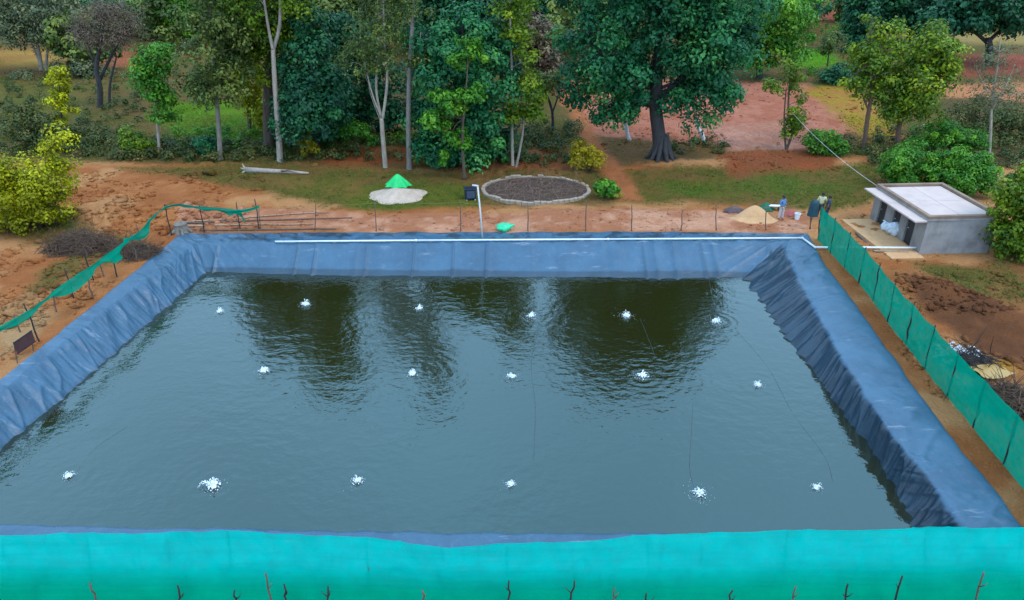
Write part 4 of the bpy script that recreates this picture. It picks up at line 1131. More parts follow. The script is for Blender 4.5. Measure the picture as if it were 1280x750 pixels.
for rank, i in enumerate(order):
    u, v, fork = TW[i]
    t = at(u, v, 13.72)
    b = Vector((t.x + rng.normal() * 0.08, 13.62, gz(t.x, 13.62)))
    e = empty('stake', b, label='%s dry stake from the left %sagainst the turquoise net' % ((['leftmost', 'second', 'third', 'fourth', 'fifth', 'sixth', 'seventh', 'eighth', 'ninth', 'tenth', 'eleventh', 'twelfth', 'thirteenth', 'fourteenth', 'fifteenth', 'rightmost'][rank]), 'with forked tip ' if fork else ''), cat='stake', group='dry stakes before the front net')
    mb = MB()
    P, R = crooked((0, 0, -0.2), t - b, 0.03, rng, 7, 0.03)
    mb.tube(P, R, 7)
    for k in range(2 if fork else 1):
        a = P[4]; d = Vector((rng.choice([-1, 1]) * rng.uniform(0.08, 0.2), rng.uniform(-0.05, 0.02), rng.uniform(0.18, 0.3)))
        mb.tube([a, a + d * 0.5 + Vector((0.02, 0, -0.02)), a + d], [0.018, 0.014, 0.008], 5)
    mb.build('stick', M_POST if rank % 3 else M_WOOD, e, smooth=True)
# left sagging net on posts
def ribbon(path, width, n, seed, amp):
    """net gathered over its top cord: a limp strip that twists and folds along the cord"""
    P = np.array(smooth_path(path, n)); k = 12
    s = np.concatenate([[0], np.cumsum(np.linalg.norm(np.diff(P, axis=0), axis=1))])
    d = np.gradient(P, axis=0); d /= np.linalg.norm(d, axis=1, keepdims=True)
    side = np.cross(d, [0, 0, 1.0]); side /= np.linalg.norm(side, axis=1, keepdims=True)
    up = np.cross(side, d)
    W = np.interp(np.linspace(0, 1, n), np.linspace(0, 1, len(width)), width) * (0.65 + 0.7 * vn(s * 0.9, s * 0, seed))
    G = np.zeros((n, k + 1, 3))
    ang = 1.5 * (fbm(s * 0.55, s * 0, seed + 2, 3) - 0.5) * 2
    for j in range(k + 1):
        f = j / k
        a = ang + 1.1 * f * (vn(s * 0.8, s * 0 + 4, seed + 5) - 0.5) * 2
        r = W * f
        fold = 0.10 * (vn(s * 2.2 + f * 0.8, s * 0 + f * 3.0, seed + 9) - 0.5) + 0.06 * np.sin(f * 9 + s * 1.3)
        G[:, j] = P + side * (np.sin(a) * r + fold)[:, None] - up * (np.cos(a) * r)[:, None]
    return G
LP = [(-120, 486, 1.9), (0, 408, 1.8), (48, 379, 1.95), (100, 340, 1.85), (150, 307, 1.9), (182, 280, 1.9), (213, 256, 1.95), (255, 258, 1.85), (300, 262, 1.8), (323, 256, 1.85)]
LPW = [px(u, v, z) for u, v, z in LP]
lf = empty('sagging_net', Vector((LPW[2].x, LPW[2].y, 0)), label='bunched green shade net sagging between thin posts on the left bank', cat='net')
grid_obj('net', ribbon(LPW, [0.35, 0.32, 0.34, 0.5, 0.62, 0.5, 0.36, 0.3, 0.28, 0.3], 160, 4, 0.1), M_NET, lf, lf.location)
tail = LPW[8]
grid_obj('net_tail', ribbon([tail, tail + Vector((0.08, 0, -0.35)), tail + Vector((0.15, -0.05, -0.75))], [0.4, 0.3, 0.1], 16, 9, 0.1), M_NET, lf, lf.location)
rng = np.random.default_rng(8)
for (u, v, h, m) in [(50, 427, 2.0, 0), (-120, 545, 2.0, 0), (93, 372, 1.6, 0), (118, 352, 1.9, 0), (70, 390, 1.2, 1), (116, 374, 1.2, 1), (146, 346, 1.5, 0), (130, 345, 1.0, 1), (172, 327, 1.9, 1), (178, 312, 1.6, 1), (215, 294, 2.0, 0), (256, 292, 1.8, 0), (300, 288, 1.8, 0), (324, 286, 1.95, 0), (25, 415, 0.9, 1)]:
    b = pg(u, v) - Vector(lf.location)
    mb = MB(); P, R = crooked(b + Vector((0, 0, -0.2)), b + Vector((rng.normal() * 0.05, rng.normal() * 0.05, h)), 0.035, rng); mb.tube(P, R, 7)
    mb.build('post', [M_POST, M_WOOD][m], lf, smooth=True)
# far wire fence
wf = empty('wire_fence', pg(470, 289), label='thin post and wire fence along the far bank', cat='fence')
wo = Vector(wf.location)
tops = []
for (u, v, vt) in [(325, 286, 262), (393, 288, 254), (470, 289, 252), (576, 289, 251), (660, 289, 257), (732, 289, 252), (790, 289, 256), (852, 288, 262), (896, 288, 256), (958, 288, 258), (1014, 286, 252)]:
    b = pg(u, v); t = at(u + rng.normal() * 1.0, vt, b.y)
    mb = MB(); P, R = crooked(b - wo + Vector((0, 0, -0.2)), t - wo, 0.032, rng, 6, 0.015); mb.tube(P, R, 6); mb.build('post', M_WOOD, wf, smooth=True)
    tops.append((b, t))
for f in (0.95, 0.6, 0.3):
    pts = []
    for i, (b, t) in enumerate(tops):
        p_ = b.lerp(t, f) - wo + Vector((0, -0.035, 0))
        if pts: pts.append((pts[-1] + p_) / 2 + Vector((0, 0, -0.05)))
        pts.append(p_)
    mb = MB(); mb.tube(pts, 0.005, 4); mb.build('wire', M_BAMBOO, wf)
# bamboo poles laid along the far left bank
for i, (u0, v0, u1, v1, w) in enumerate([(226, 272, 412, 266, 'topmost'), (232, 279, 440, 273, 'second'), (228, 284, 392, 281, 'third'), (250, 289, 420, 287, 'lowest')]):
    a = pg(u0, v0); b = pg(u1, v1)
    n = 12
    pts = []
    for k in range(n):
        q = a.lerp(b, k / (n - 1))
        q.z = gz(q.x, q.y) + 0.05
        pts.append(q)
    zz = [q.z for q in pts]
    for k in range(1, n - 1): pts[k].z = max(pts[k].z, (zz[k - 1] + zz[k + 1]) / 2)
    e = empty('bamboo_pole', a, label='%s of the long brown poles lying behind the far left liner corner' % w, cat='pole', group='poles along the far left bank')
    mb = MB(); mb.tube([q - a for q in pts], [0.055 - 0.002 * k for k in range(n)], 8); mb.build('cane', [M_BAMBOO, M_WOOD][i % 2], e, smooth=True)
    mb = MB()
    for k in range(1, n - 1):
        mb.tube([pts[k] - a - Vector((0.02, 0, 0)), pts[k] - a + Vector((0.02, 0, 0))], 0.062 - 0.002 * k, 8)
    o = mb.build('node', M_WOOD, e); o['kind'] = 'stuff'

# ------------------------------------------------------------------ white water pipe along the far bank
wp = empty('water_pipe', px(600, 299), label='long white plastic pipe along the far bank to the shed', cat='pipe')
wpo = Vector(wp.location)
PT = [px(344, 302, 0.14), px(520, 300.5, 0.14), px(760, 299, 0.14), px(1003, 297.5, 0.16), px(1019, 309, 0.14), px(1145, 309.5, 0.24)]
for a, b in zip(PT[:-1], PT[1:]):
    mb = MB(); mb.tube([a - wpo, b - wpo], 0.055, 10); mb.build('pipe_length', M_WHITE, wp, smooth=True)
for q in PT[1:-1]:
    mb = MB(); mb.lathe(q - wpo, [(0.0, -0.08), (0.06, -0.06), (0.078, 0), (0.06, 0.06), (0.0, 0.08)], 12); mb.build('elbow', M_WHITE, wp, smooth=True)
for f in (0.12, 0.3, 0.5, 0.7, 0.9):
    q = lerp_poly(PT[:4], 100)[int(f * 99)]
    mb = MB(); mb.box(q - wpo + Vector((0, 0, -0.12)), (0.18, 0.12, 0.14)); mb.build('support', surf('pipe_block', (0.2, 0.18, 0.16), None, 0.9), wp)
# standpipe with dark switch box
b = px(603, 298); b.z = 0.1
t = at(597, 232, b.y + 0.6)
sp = empty('standpipe', b, label='tall pale pipe standing on the far bank beside a dark box', cat='pipe')
mb = MB(); mb.tube([Vector((0, 0, -0.1)), (t - b) * 0.5 + Vector((0.02, 0, 0)), t - b], 0.05, 10); mb.build('upright', M_PALE, sp, smooth=True)
mb = MB(); mb.tube([t - b + Vector((0.05, 0, -0.02)), t - b + Vector((-0.32, 0, 0.02))], 0.055, 10); mb.build('elbow_arm', M_PALE, sp, smooth=True)
M_NAVY = surf('dark_navy_plastic', (0.018, 0.03, 0.055), (0.01, 0.016, 0.03), 0.45, 5, 0.1)
b = pg(588, 249)
bx = empty('pump_box', b, 0.2, label='dark navy pump cabinet standing in the grass by the standpipe', cat='cabinet')
mb = MB(); mb.box((0, 0, 0.42), (0.75, 0.55, 0.70)); mb.build('body', M_NAVY, bx, bevel=0.03)
mb = MB(); mb.box((0, 0, 0.80), (0.86, 0.66, 0.06)); mb.build('lid', M_NAVY, bx, bevel=0.02)
mb = MB(); mb.box((0, -0.285, 0.42), (0.55, 0.03, 0.5)); mb.build('door', surf('navy_door', (0.05, 0.07, 0.11)), bx, bevel=0.01)
for sx in (-0.3, 0.3):
    mb = MB(); mb.box((sx, 0, 0.03), (0.08, 0.5, 0.10)); mb.build('foot', M_PALE, bx)

# ------------------------------------------------------------------ round pit with stone rim
c = px(670, 238)
kx = mpp(c.y, 238)
RX = 66 * kx
RY = (px(670, 222).y - px(670, 255).y) / 2
pit = empty('round_pit', (c.x, c.y, gz(c.x, c.y)), label='round stone-rimmed pit filled with dry brown brush behind the pond', cat='pit')
po = Vector(pit.location)
M_STONE = surf('pale_rim_stone', (0.42, 0.33, 0.24), (0.25, 0.18, 0.13), 0.9, 5, 0.6, 0.05)
rr = random.Random(4)
NS = 56
for k in range(NS):
    a = 2 * math.pi * k / NS
    x, y = RX * math.cos(a), RY * math.sin(a)
    L = math.hypot(RX * math.sin(a), RY * math.cos(a)) * 2 * math.pi / NS
    rz = math.atan2(RY * math.cos(a), -RX * math.sin(a))
    h = 0.30 + rr.uniform(-0.05, 0.06)
    g = gz(po.x + x, po.y + y) - po.z
    mb = MB(); mb.box((0, 0, 0), (L * 0.97, 0.26 + rr.uniform(-0.04, 0.04), h))
    o = mb.build('rim_stone', M_STONE, pit, (x, y, g + h / 2 - 0.1), bevel=0.03); o.rotation_euler = (rr.uniform(-.05, .05), rr.uniform(-.05, .05), rz)
M_MULCH = surf('dark_dry_mulch', (0.11, 0.062, 0.044), (0.048, 0.028, 0.021), 0.95, 3, 1.0, 0.1)
n = 40
V = [(0, 0, 0.10)]; Fm = []
for i in range(1, 15):
    for k in range(n):
        a = 2 * math.pi * k / n; f = i / 14 * 0.965
        x, y = RX * f * math.cos(a), RY * f * math.sin(a)
        V.append((x, y, 0.10 + 0.16 * float(fbm(np.array([x * 1.4]), np.array([y * 1.4]), 9, 4)[0] - 0.4) - 0.05 * (f > 0.93)))
for k in range(n): Fm.append((0, 1 + k, 1 + (k + 1) % n))
for i in range(13):
    for k in range(n): Fm.append((1 + i * n + k, 1 + (i + 1) * n + k, 1 + (i + 1) * n + (k + 1) % n, 1 + i * n + (k + 1) % n))
mb = MB(); mb.add(V, Fm); mb.build('mulch', M_MULCH, pit, smooth=True)
M_TWIG = surf('dead_twigs', (0.15, 0.085, 0.050), (0.055, 0.032, 0.020), 0.9, 6)
M_TWIG2 = surf('pale_dead_twigs', (0.26, 0.16, 0.105), (0.13, 0.08, 0.055), 0.9, 6)
def twigs(name, parent, n, area, hgt, mat, seed, L=(0.4, 1.3), r=0.014, dome=True):
    rg = np.random.default_rng(seed); mb = MB()
    for _ in range(n):
        a = rg.uniform(0, 6.283); f = math.sqrt(rg.uniform())
        x, y = area[0] * f * math.cos(a), area[1] * f * math.sin(a)
        z = hgt * (1 - f * f if dome else 1) * rg.uniform(0.1, 1.0) + 0.03
        d = rg.normal(size=3); d[2] = abs(d[2]) * 0.35; d /= np.linalg.norm(d)
        l = rg.uniform(*L)
        p0 = Vector((x, y, z)) - Vector(d) * l * 0.5; p0.z = max(p0.z, 0.02)
        p1 = p0 + Vector(d) * l * 0.5 + Vector(rg.normal(size=3) * 0.06); p2 = p0 + Vector(d) * l + Vector(rg.normal(size=3) * 0.08)
        p1.z = max(p1.z, 0.03)
        mb.tube([p0, p1, p2], [r * 1.3, r, r * 0.4], 4, cap=False)
    o = mb.build(name, mat, parent); o['kind'] = 'stuff'
    return o
twigs('dry_brush', pit, 420, (RX * 0.9, RY * 0.9), 0.22, M_TWIG2, 12, dome=False)
# ------------------------------------------------------------------ brush piles
def brush_pile(label, u, v, rx, ry, h, n, seed, mat=M_TWIG):
    b = pg(u, v)
    e = empty('brush_pile', b, label=label, cat='brush pile', group='brush piles')
    rg = np.random.default_rng(seed); P = []
    mb = MB()
    prof = [(1.0, -0.1), (0.92, 0.15), (0.72, 0.5), (0.4, 0.75), (0.12, 0.85)]
    rnd = random.Random(seed)
    mb.lathe((0, 0, 0), [(rx * 0.85 * a, h * 0.75 * z) for a, z in prof], 18, 0.18, rnd, ry / rx)
    mb.build('core', M_MULCH, e, smooth=False)
    twigs('twigs', e, n, (rx, ry), h, mat, seed, (0.5, 1.8), 0.016)
    return e
brush_pile('large dark pile of dead branches below the lime bush', 104, 312, 2.0, 1.3, 1.25, 700, 21)
brush_pile('smaller brown brush heap behind the sagging net posts', 168, 318, 1.5, 0.8, 0.7, 380, 22)
brush_pile('brown brush heap outside the right net beyond the yellow puddle', 1262, 505, 1.3, 1.0, 0.7, 420, 23)
brush_pile('thin dark twig heap over the white rubble beside the right net', 1212, 455, 1.0, 0.8, 0.55, 160, 24, M_POST)
# white rubble sheet
b = pg(1200, 447)
e = empty('rubble_heap', b, label='whitish rubble spread against the right net', cat='rubble')
M_RUB = surf('pale_rubble', (0.62, 0.60, 0.60), (0.42, 0.40, 0.40), 0.9, 5)
rg = np.random.default_rng(31)
mb = MB(); mb.lathe((0, 0, 0), [(1.15, -0.15), (1.0, 0.06), (0.7, 0.14), (0.3, 0.19)], 20, 0.2, random.Random(3), 0.8); mb.build('bed', M_RUB, e)
P = np.stack([rg.normal(0, 0.5, 90), rg.normal(0, 0.42, 90), np.full(90, 0.16)], 1); R = rg.uniform(0.05, 0.13, (90, 3)) * np.array([1, 1, 0.6])
Vb, Fb = blobs(P, R); o = link('stones', np_mesh('stones', Vb, Fb, M_RUB), e); o['kind'] = 'stuff'
# yellow puddle: muddy water in a hollow
b = pg(1240, 468)
M_PUD, nt, p = newmat('yellow_mud_water'); p.inputs['Base Color'].default_value = (0.40, 0.22, 0.04, 1); p.inputs['Roughness'].default_value = 0.35
V = [(0.95 * (1 + 0.25 * math.sin(3 * a + 1)) * math.cos(a), 0.55 * (1 + 0.2 * math.sin(2 * a)) * math.sin(a), 0) for a in np.linspace(0, 6.283, 28)[:-1]]
mb = MB(); mb.add(V, [tuple(range(27))])
o = mb.build('puddle', M_PUD, None, (b.x, b.y, max(gz(b.x + dx, b.y + dy) for dx in (-.6, 0, .6) for dy in (-.3, 0, .3)) + 0.01)); tag(o, kind='structure')

# ------------------------------------------------------------------ sand heaps, tarps, log, stump
def heap(name, label, u, v, rx, ry, h, mat, seed, cat='sand heap', power=1.0):
    b = pg(u, v); e = empty(name, b, label=label, cat=cat)
    N_, M_ = 40, 14
    V = []; Fm = []
    for i in range(M_ + 1):
        f = i / M_
        for k in range(N_):
            a = 2 * math.pi * k / N_
            w = 1 + 0.30 * (float(vn(np.array([2.2 * math.cos(a) + 5]), np.array([2.2 * math.sin(a) + seed]), seed)[0]) - 0.5)
            x, y = rx * f * w * math.cos(a), ry * f * w * math.sin(a)
            z = h * (math.cos(f * math.pi) * 0.5 + 0.5) ** power + 0.05 * h * (float(fbm(np.array([x * 2.5]), np.array([y * 2.5]), seed, 3)[0]) - 0.5)
            z = z * 1.0 + (gz(b.x + x, b.y + y) - b.z) * f - 0.03 * f ** 8 + 0.02
            V.append((x, y, z))
    for i in range(M_):
        for k in range(N_): Fm.append((i * N_ + k, (i + 1) * N_ + k, (i + 1) * N_ + (k + 1) % N_, i * N_ + (k + 1) % N_))
    mb = MB(); mb.add(V, Fm); mb.build('sand', mat, e, smooth=True)
    return e
M_SANDW = surf('pale_sand', (0.56, 0.43, 0.33), (0.42, 0.30, 0.22), 0.95, 2, 0.8, 0.08)
M_SANDO = surf('orange_sand', (0.60, 0.34, 0.16), (0.50, 0.26, 0.12), 0.95, 3, 0.5, 0.04)
heap('sand_heap', 'flat pale sand spread in the grass under the bright green tarp', 499, 244, 2.05, 1.75, 0.42, M_SANDW, 3)
heap('orange_sand_heap', 'orange sand pile beside the person in blue', 942, 273, 1.5, 1.0, 0.85, M_SANDO, 5)
def tarp(name, label, u, v, rx, ry, h, seed, mat, z0=0.0):
    b = pg(u, v); e = empty(name, (b.x, b.y, b.z + z0), label=label, cat='tarp')
    N_, M_ = 48, 14; V = []; Fm = []
    for i in range(M_ + 1):
        f = i / M_
        for k in range(N_):
            a = 2 * math.pi * k / N_
            fold = 0.16 * math.sin(7 * a + seed) * f + 0.09 * math.sin(15 * a + 2 * seed) * f
            w = 1 + fold
            V.append((rx * f * w * math.cos(a), ry * f * w * math.sin(a), h * (1 - f ** 1.35) * (1 + 0.12 * math.sin(7 * a + seed + 2) * f) + 0.02))
    for i in range(M_):
        for k in range(N_): Fm.append((i * N_ + k, (i + 1) * N_ + k, (i + 1) * N_ + (k + 1) % N_, i * N_ + (k + 1) % N_))
    mb = MB(); mb.add(V, Fm); mb.build('sheet', mat, e, smooth=True)
    return e
M_TARP = surf('bright_green_tarp', (0.01, 0.55, 0.14), (0.008, 0.42, 0.10), 0.5, 4, 0.2)
M_TARP2 = surf('mint_green_tarp', (0.04, 0.60, 0.30), (0.02, 0.45, 0.20), 0.45, 4, 0.2)
tarp('green_tarp', 'bright green tarp peaked over the pale sand heap', 498, 237, 0.85, 0.6, 0.85, 1.0, M_TARP, 0.30)
b = pg(630, 288)
e = empty('green_sack', (b.x, b.y, b.z), 0.15, label='crumpled mint green sack lying on the far bank', cat='sack')
rg = np.random.default_rng(6)
bm = bmesh.new(); bmesh.ops.create_icosphere(bm, subdivisions=4, radius=1.0)
for v_ in bm.verts:
    c_ = v_.co.copy()
    k = 1 + 0.30 * (float(fbm(np.array([c_.x * 1.7 + 3]), np.array([c_.y * 1.7 + c_.z]), 3, 3)[0]) - 0.5) * 2
    v_.co = Vector((c_.x * 0.50 * k, c_.y * 0.36 * k, max(c_.z * 0.26 * k + 0.22, 0.0)))
me = bpy.data.meshes.new('sack_body'); bm.to_mesh(me); bm.free(); me.materials.append(M_TARP2)
for q in me.polygons: q.use_smooth = True
link('sack_body', me, e)
mb = MB(); mb.tube([(0.42, 0, 0.26), (0.56, 0.02, 0.32), (0.64, 0.03, 0.30)], [0.12, 0.05, 0.10], 10); mb.build('tied_neck', M_TARP2, e, smooth=True)
# fallen log
a, b2 = pg(308, 216), pg(386, 218)
e = empty('fallen_log', a, label='pale fallen log with broken root end lying in the grass', cat='log')
d = b2 - a
mb = MB(); mb.tube([Vector((0, 0, 0.22)), d * 0.3 + Vector((0, 0, 0.20)), d * 0.65 + Vector((0, 0.05, 0.15)), d + Vector((0, 0, 0.10))], [0.24, 0.19, 0.15, 0.08], 12); mb.build('trunk', BARK['pale'], e, smooth=True)
mb = MB()
for k in range(5):
    an = k * 1.25
    mb.tube([Vector((0.05, 0, 0.22)), Vector((-0.15, math.cos(an) * 0.25, 0.25 + math.sin(an) * 0.22)), Vector((-0.25, math.cos(an) * 0.5, max(0.03, 0.25 + math.sin(an) * 0.45)))], [0.11, 0.07, 0.02], 7)
mb.build('root_end', BARK['pale'], e, smooth=True)
mb = MB(); mb.tube([d * 0.55 + Vector((0, 0, 0.2)), d * 0.7 + Vector((0, -0.3, 0.35)), d * 0.85 + Vector((0, -0.6, 0.3))], [0.08, 0.05, 0.02], 6); mb.build('branch', BARK['brown'], e, smooth=True)
# grey stump at the liner corner
b = pg(227, 290)
e = empty('tree_stump', b, label='weathered grey stump at the far left liner corner', cat='stump')
rnd = random.Random(2)
mb = MB(); mb.lathe((0, 0, 0), [(0.52, -0.15), (0.42, 0.12), (0.36, 0.4), (0.38, 0.55), (0.30, 0.60), (0.12, 0.52)], 14, 0.14, rnd); mb.build('wood', BARK['grey'], e, smooth=False)
mb = MB()
for k in range(5):
    an = k * 1.3
    mb.tube([Vector((math.cos(an) * 0.3, math.sin(an) * 0.3, 0.25)), Vector((math.cos(an) * 0.62, math.sin(an) * 0.6, 0.05)), Vector((math.cos(an) * 0.9, math.sin(an) * 0.85, -0.08))], [0.12, 0.08, 0.03], 6)
mb.build('root', BARK['grey'], e, smooth=True)
# leaning whitewashed trunks in the pink field
for (u0, v0, u1, v1, lab) in [(788, 174, 777, 140, 'short white leaning stem in the pink field left of the big trunk'), (883, 182, 870, 148, 'short white leaning stem in the pink field right of the big trunk')]:
    b = pg(u0, v0); t = at(u1, v1, b.y)
    e = empty('leaning_tree', b, label=lab, cat='tree stem')
    mb = MB(); P, R = crooked((0, 0, -0.2), t - b, 0.17, np.random.default_rng(int(u0)), 7, 0.04); mb.tube(P, R, 9); mb.build('stem', surf('whitewash', (0.72, 0.68, 0.66), (0.5, 0.44, 0.42), 0.9), e, smooth=True)
    mb = MB(); tip = P[-1]
    for k in range(5):
        d = Vector((random.Random(k + u0).uniform(-0.5, 0.5), random.Random(k * 3 + u0).uniform(-0.4, 0.4), 0.6))
        mb.tube([tip - Vector((0, 0, 0.1)), tip + d * 0.6, tip + d * 1.4], [0.05, 0.03, 0.012], 5)
    mb.build('branch', BARK['grey'], e)
# brown board on two legs
a, b2 = pg(21, 454), pg(41, 439)
e = empty('notice_board', a, label='dark red-brown board on two thin legs on the left bank', cat='board')
ta, tb = at(17, 428, a.y), at(37.5, 414, b2.y)
for q, t in ((a, ta), (b2, tb)):
    mb = MB(); mb.tube([q - a + Vector((0, 0, -0.2)), t - a + Vector((0, 0, 0.02))], 0.022, 7); mb.build('leg', M_WOOD, e)
ax_ = (tb - ta); Lb = ax_.length; ax_.normalize()
yv = Vector((ax_.y, -ax_.x, 0)).normalized(); zv = ax_.cross(yv) * -1
if zv.z < 0: zv = -zv
R3 = Matrix((ax_, yv, zv)).transposed()
M_BOARD = surf('red_brown_board', (0.10, 0.035, 0.03), (0.06, 0.022, 0.02), 0.6, 3, 0.1)
cen = (ta + tb) / 2 - a - zv * 0.27 + yv * 0.035
mb = MB(); mb.box(cen, (Lb + 0.10, 0.025, 0.54), rot=R3); mb.build('panel', M_BOARD, e)
for sgn in (-1, 1):
    mb = MB(); mb.box(cen + zv * sgn * 0.27 + yv * 0.004, (Lb + 0.14, 0.045, 0.04), rot=R3); mb.build('rail', M_POST, e)

# ------------------------------------------------------------------ shed
def concmat(name, c1, c2, stain):
    m, nt, p = newmat(name)
    f = noise(nt, 1.1, 6, 0.65)
    c = mixc(nt, mrange(nt, f, 0.35, 0.65), c1, c2)
    c = mixc(nt, mrange(nt, noise(nt, 0.55, 5, 0.7), 0.50, 0.72, 0, 0.7), c, stain)
    nt.links.new(c, p.inputs['Base Color']); p.inputs['Roughness'].default_value = 0.9
    bump(nt, p, noise(nt, 14, 5), 0.3, 0.02)
    return m
M_PLAST = concmat('grey_cement_plaster', (0.31, 0.28, 0.26), (0.23, 0.205, 0.19), (0.15, 0.13, 0.12))
M_PARA = concmat('brown_cement_parapet', (0.27, 0.18, 0.12), (0.20, 0.125, 0.085), (0.14, 0.095, 0.07))
M_SLAB = concmat('pale_roof_screed', (0.56, 0.42, 0.36), (0.50, 0.37, 0.32), (0.42, 0.31, 0.27))
M_DARK = surf('dark_door_metal', (0.03, 0.035, 0.04), (0.018, 0.02, 0.024), 0.5, 5)
SW, SD, SH = 4.25, 5.7, 2.02
shed = empty('pump_shed', (23.55, 38.15, gz(25.6, 41)), math.radians(3.5), label='small grey cement shed with flat pale roof and three doorways', cat='shed')
T = 0.15
def sbox(name, c, d, mat, bevel=0.01, parent=shed):
    mb = MB(); mb.box(c, d); return mb.build(name, mat, parent, bevel=bevel)
sbox('wall', (SW / 2, T / 2, SH / 2 - 0.2), (SW, T, SH + 0.4), M_PLAST)                         # towards the camera
sbox('wall', (SW / 2, SD - T / 2, SH / 2 - 0.2), (SW, T, SH + 0.4), M_PLAST)
sbox('wall', (SW - T / 2, SD / 2, SH / 2 - 0.2), (T, SD - 2 * T - 0.006, SH + 0.394), M_PLAST)
doors = [(1.05, 1.85), (2.55, 3.30), (4.15, 4.95)]
edges = [T + 0.003] + [x for d_ in doors for x in d_] + [SD - T - 0.003]
for i in range(0, len(edges), 2):
    y0, y1 = edges[i], edges[i + 1]
    sbox('wall_pier', (T / 2, (y0 + y1) / 2, SH / 2 - 0.2), (T, y1 - y0, SH + 0.4), M_PLAST)
for y0, y1 in doors:
    sbox('lintel', (T / 2, (y0 + y1) / 2, SH - 0.10), (T - 0.006, y1 - y0 - 0.004, 0.2), M_PLAST)
    dr = sbox('door', (T - 0.03, (y0 + y1) / 2, 0.91), (0.04, y1 - y0 - 0.06, 1.80), M_DARK)
    mb = MB(); mb.box((-0.03, (y0 + y1) / 2 + 0.25, 0.95), (0.05, 0.10, 0.03)); h_ = mb.build('handle', M_PALE, dr)
    h_.location = (0.12, 0, 0)
sbox('roof_slab', (SW / 2, SD / 2, SH + 0.06), (SW + 0.1, SD + 0.1, 0.12), M_PLAST, 0.015)
for i in range(2):
    for k in range(2):
        w, l = (SW - 0.5) / 2, (SD - 0.5) / 2
        sbox('roof_panel', (0.25 + w * (i + 0.5), 0.25 + l * (k + 0.5), SH + 0.137), (w - 0.025, l - 0.025, 0.03), M_SLAB, 0.006)
for c_, d_ in [((SW / 2, 0.08, SH + 0.21), (SW + 0.1, 0.24, 0.18)), ((SW / 2, SD - 0.08, SH + 0.21), (SW + 0.1, 0.24, 0.18)),
               ((0.08, SD / 2, SH + 0.208), (0.24, SD - 0.41, 0.18)), ((SW - 0.08, SD / 2, SH + 0.208), (0.24, SD - 0.41, 0.18))]:
    sbox('parapet', c_, d_, M_PARA, 0.015)
sbox('canopy', (-0.42, SD / 2, SH - 0.02), (0.72, SD + 0.1, 0.09), M_SLAB, 0.012)
sbox('plinth', (-1.0, SD / 2 - 0.4, -0.12), (1.95, SD + 0.4, 0.36), M_SANDO, 0.04)
# sacks and planks before the shed
b = px(1116, 292, 0.1); b.z = shed.location.z + 0.06
M_SACK = surf('white_woven_sack', (0.72, 0.76, 0.80), (0.50, 0.56, 0.62), 0.6, 5, 0.4, 0.03)
for i, (dx, dy, dz, s_, lab) in enumerate([(0, 0, 0, 1.0, 'largest white sack slumped by the shed doorway'), (0.55, 0.35, 0, 0.75, 'smaller white sack behind the largest one at the shed'), (-0.15, 0.75, 0, 0.7, 'white sack farthest from the camera at the shed door')]):
    e = empty('white_sack', b + Vector((dx, dy, dz)), i * 0.8, label=lab, cat='sack', group='white sacks by the shed')
    bm = bmesh.new(); bmesh.ops.create_icosphere(bm, subdivisions=4, radius=1.0)
    for v_ in bm.verts:
        c_ = v_.co.copy()
        k = 1 + 0.5 * (float(fbm(np.array([c_.x * 2 + 3 * i]), np.array([c_.y * 2 + c_.z * 2]), 13 + i, 3)[0]) - 0.5)
        v_.co = Vector((c_.x * 0.46 * k * s_, c_.y * 0.38 * k * s_, max(c_.z * 0.42 * k * s_ + 0.36 * s_, 0.0)))
    me = bpy.data.meshes.new('sack_body'); bm.to_mesh(me); bm.free(); me.materials.append(M_SACK)
    for q in me.polygons: q.use_smooth = True
    link('sack_body', me, e)
    mb = MB(); mb.tube([(0.10, 0, 0.66 * s_), (0.20, 0.04, 0.74 * s_), (0.28, 0.08, 0.74 * s_)], [0.16 * s_, 0.07 * s_, 0.05 * s_], 9); mb.build('tied_neck', M_SACK, e, smooth=True)
for i, (u0, v0, u1, v1, lab) in enumerate([(1070, 292, 1098, 316, 'dark timber plank left of the shed sacks'), (1080, 298, 1100, 308, 'short plank lying beside the dark timber'), (1092, 315, 1135, 316, 'pale plank at the front edge of the shed apron')]):
    a, b2 = pg(u0, v0), pg(u1, v1)
    e = empty('plank', a, label=lab, cat='plank', group='planks by the shed')
    d = b2 - a; L_ = d.length; rz = math.atan2(d.y, d.x)
    e.rotation_euler = (0, 0, rz)
    mb = MB(); mb.box((L_ / 2, 0, 0.07), (L_, 0.16, 0.06)); mb.build('board', [M_WOOD, M_BAMBOO, M_BAMBOO][i], e, bevel=0.008)
    for x in (0.15, 0.85):
        mb = MB(); mb.box((L_ * x, 0, 0.018), (0.08, 0.24, 0.04)); mb.build('batten', M_WOOD, e)
# power cable from the sapling to the shed
a = at(988, 138, px(985, 187).y); b2 = Vector((23.3, 43.6, SH + 0.1)) + Vector((0, 0, shed.location.z))
pts = [a.lerp(b2, i / 20) - Vector((0, 0, 4 * 0.35 * (i / 20) * (1 - i / 20))) for i in range(21)]
mb = MB(); mb.tube(pts, 0.014, 5); tag(mb.build('power_cable', M_PALE), 'thin pale cable stretched down to the shed roof', 'cable')

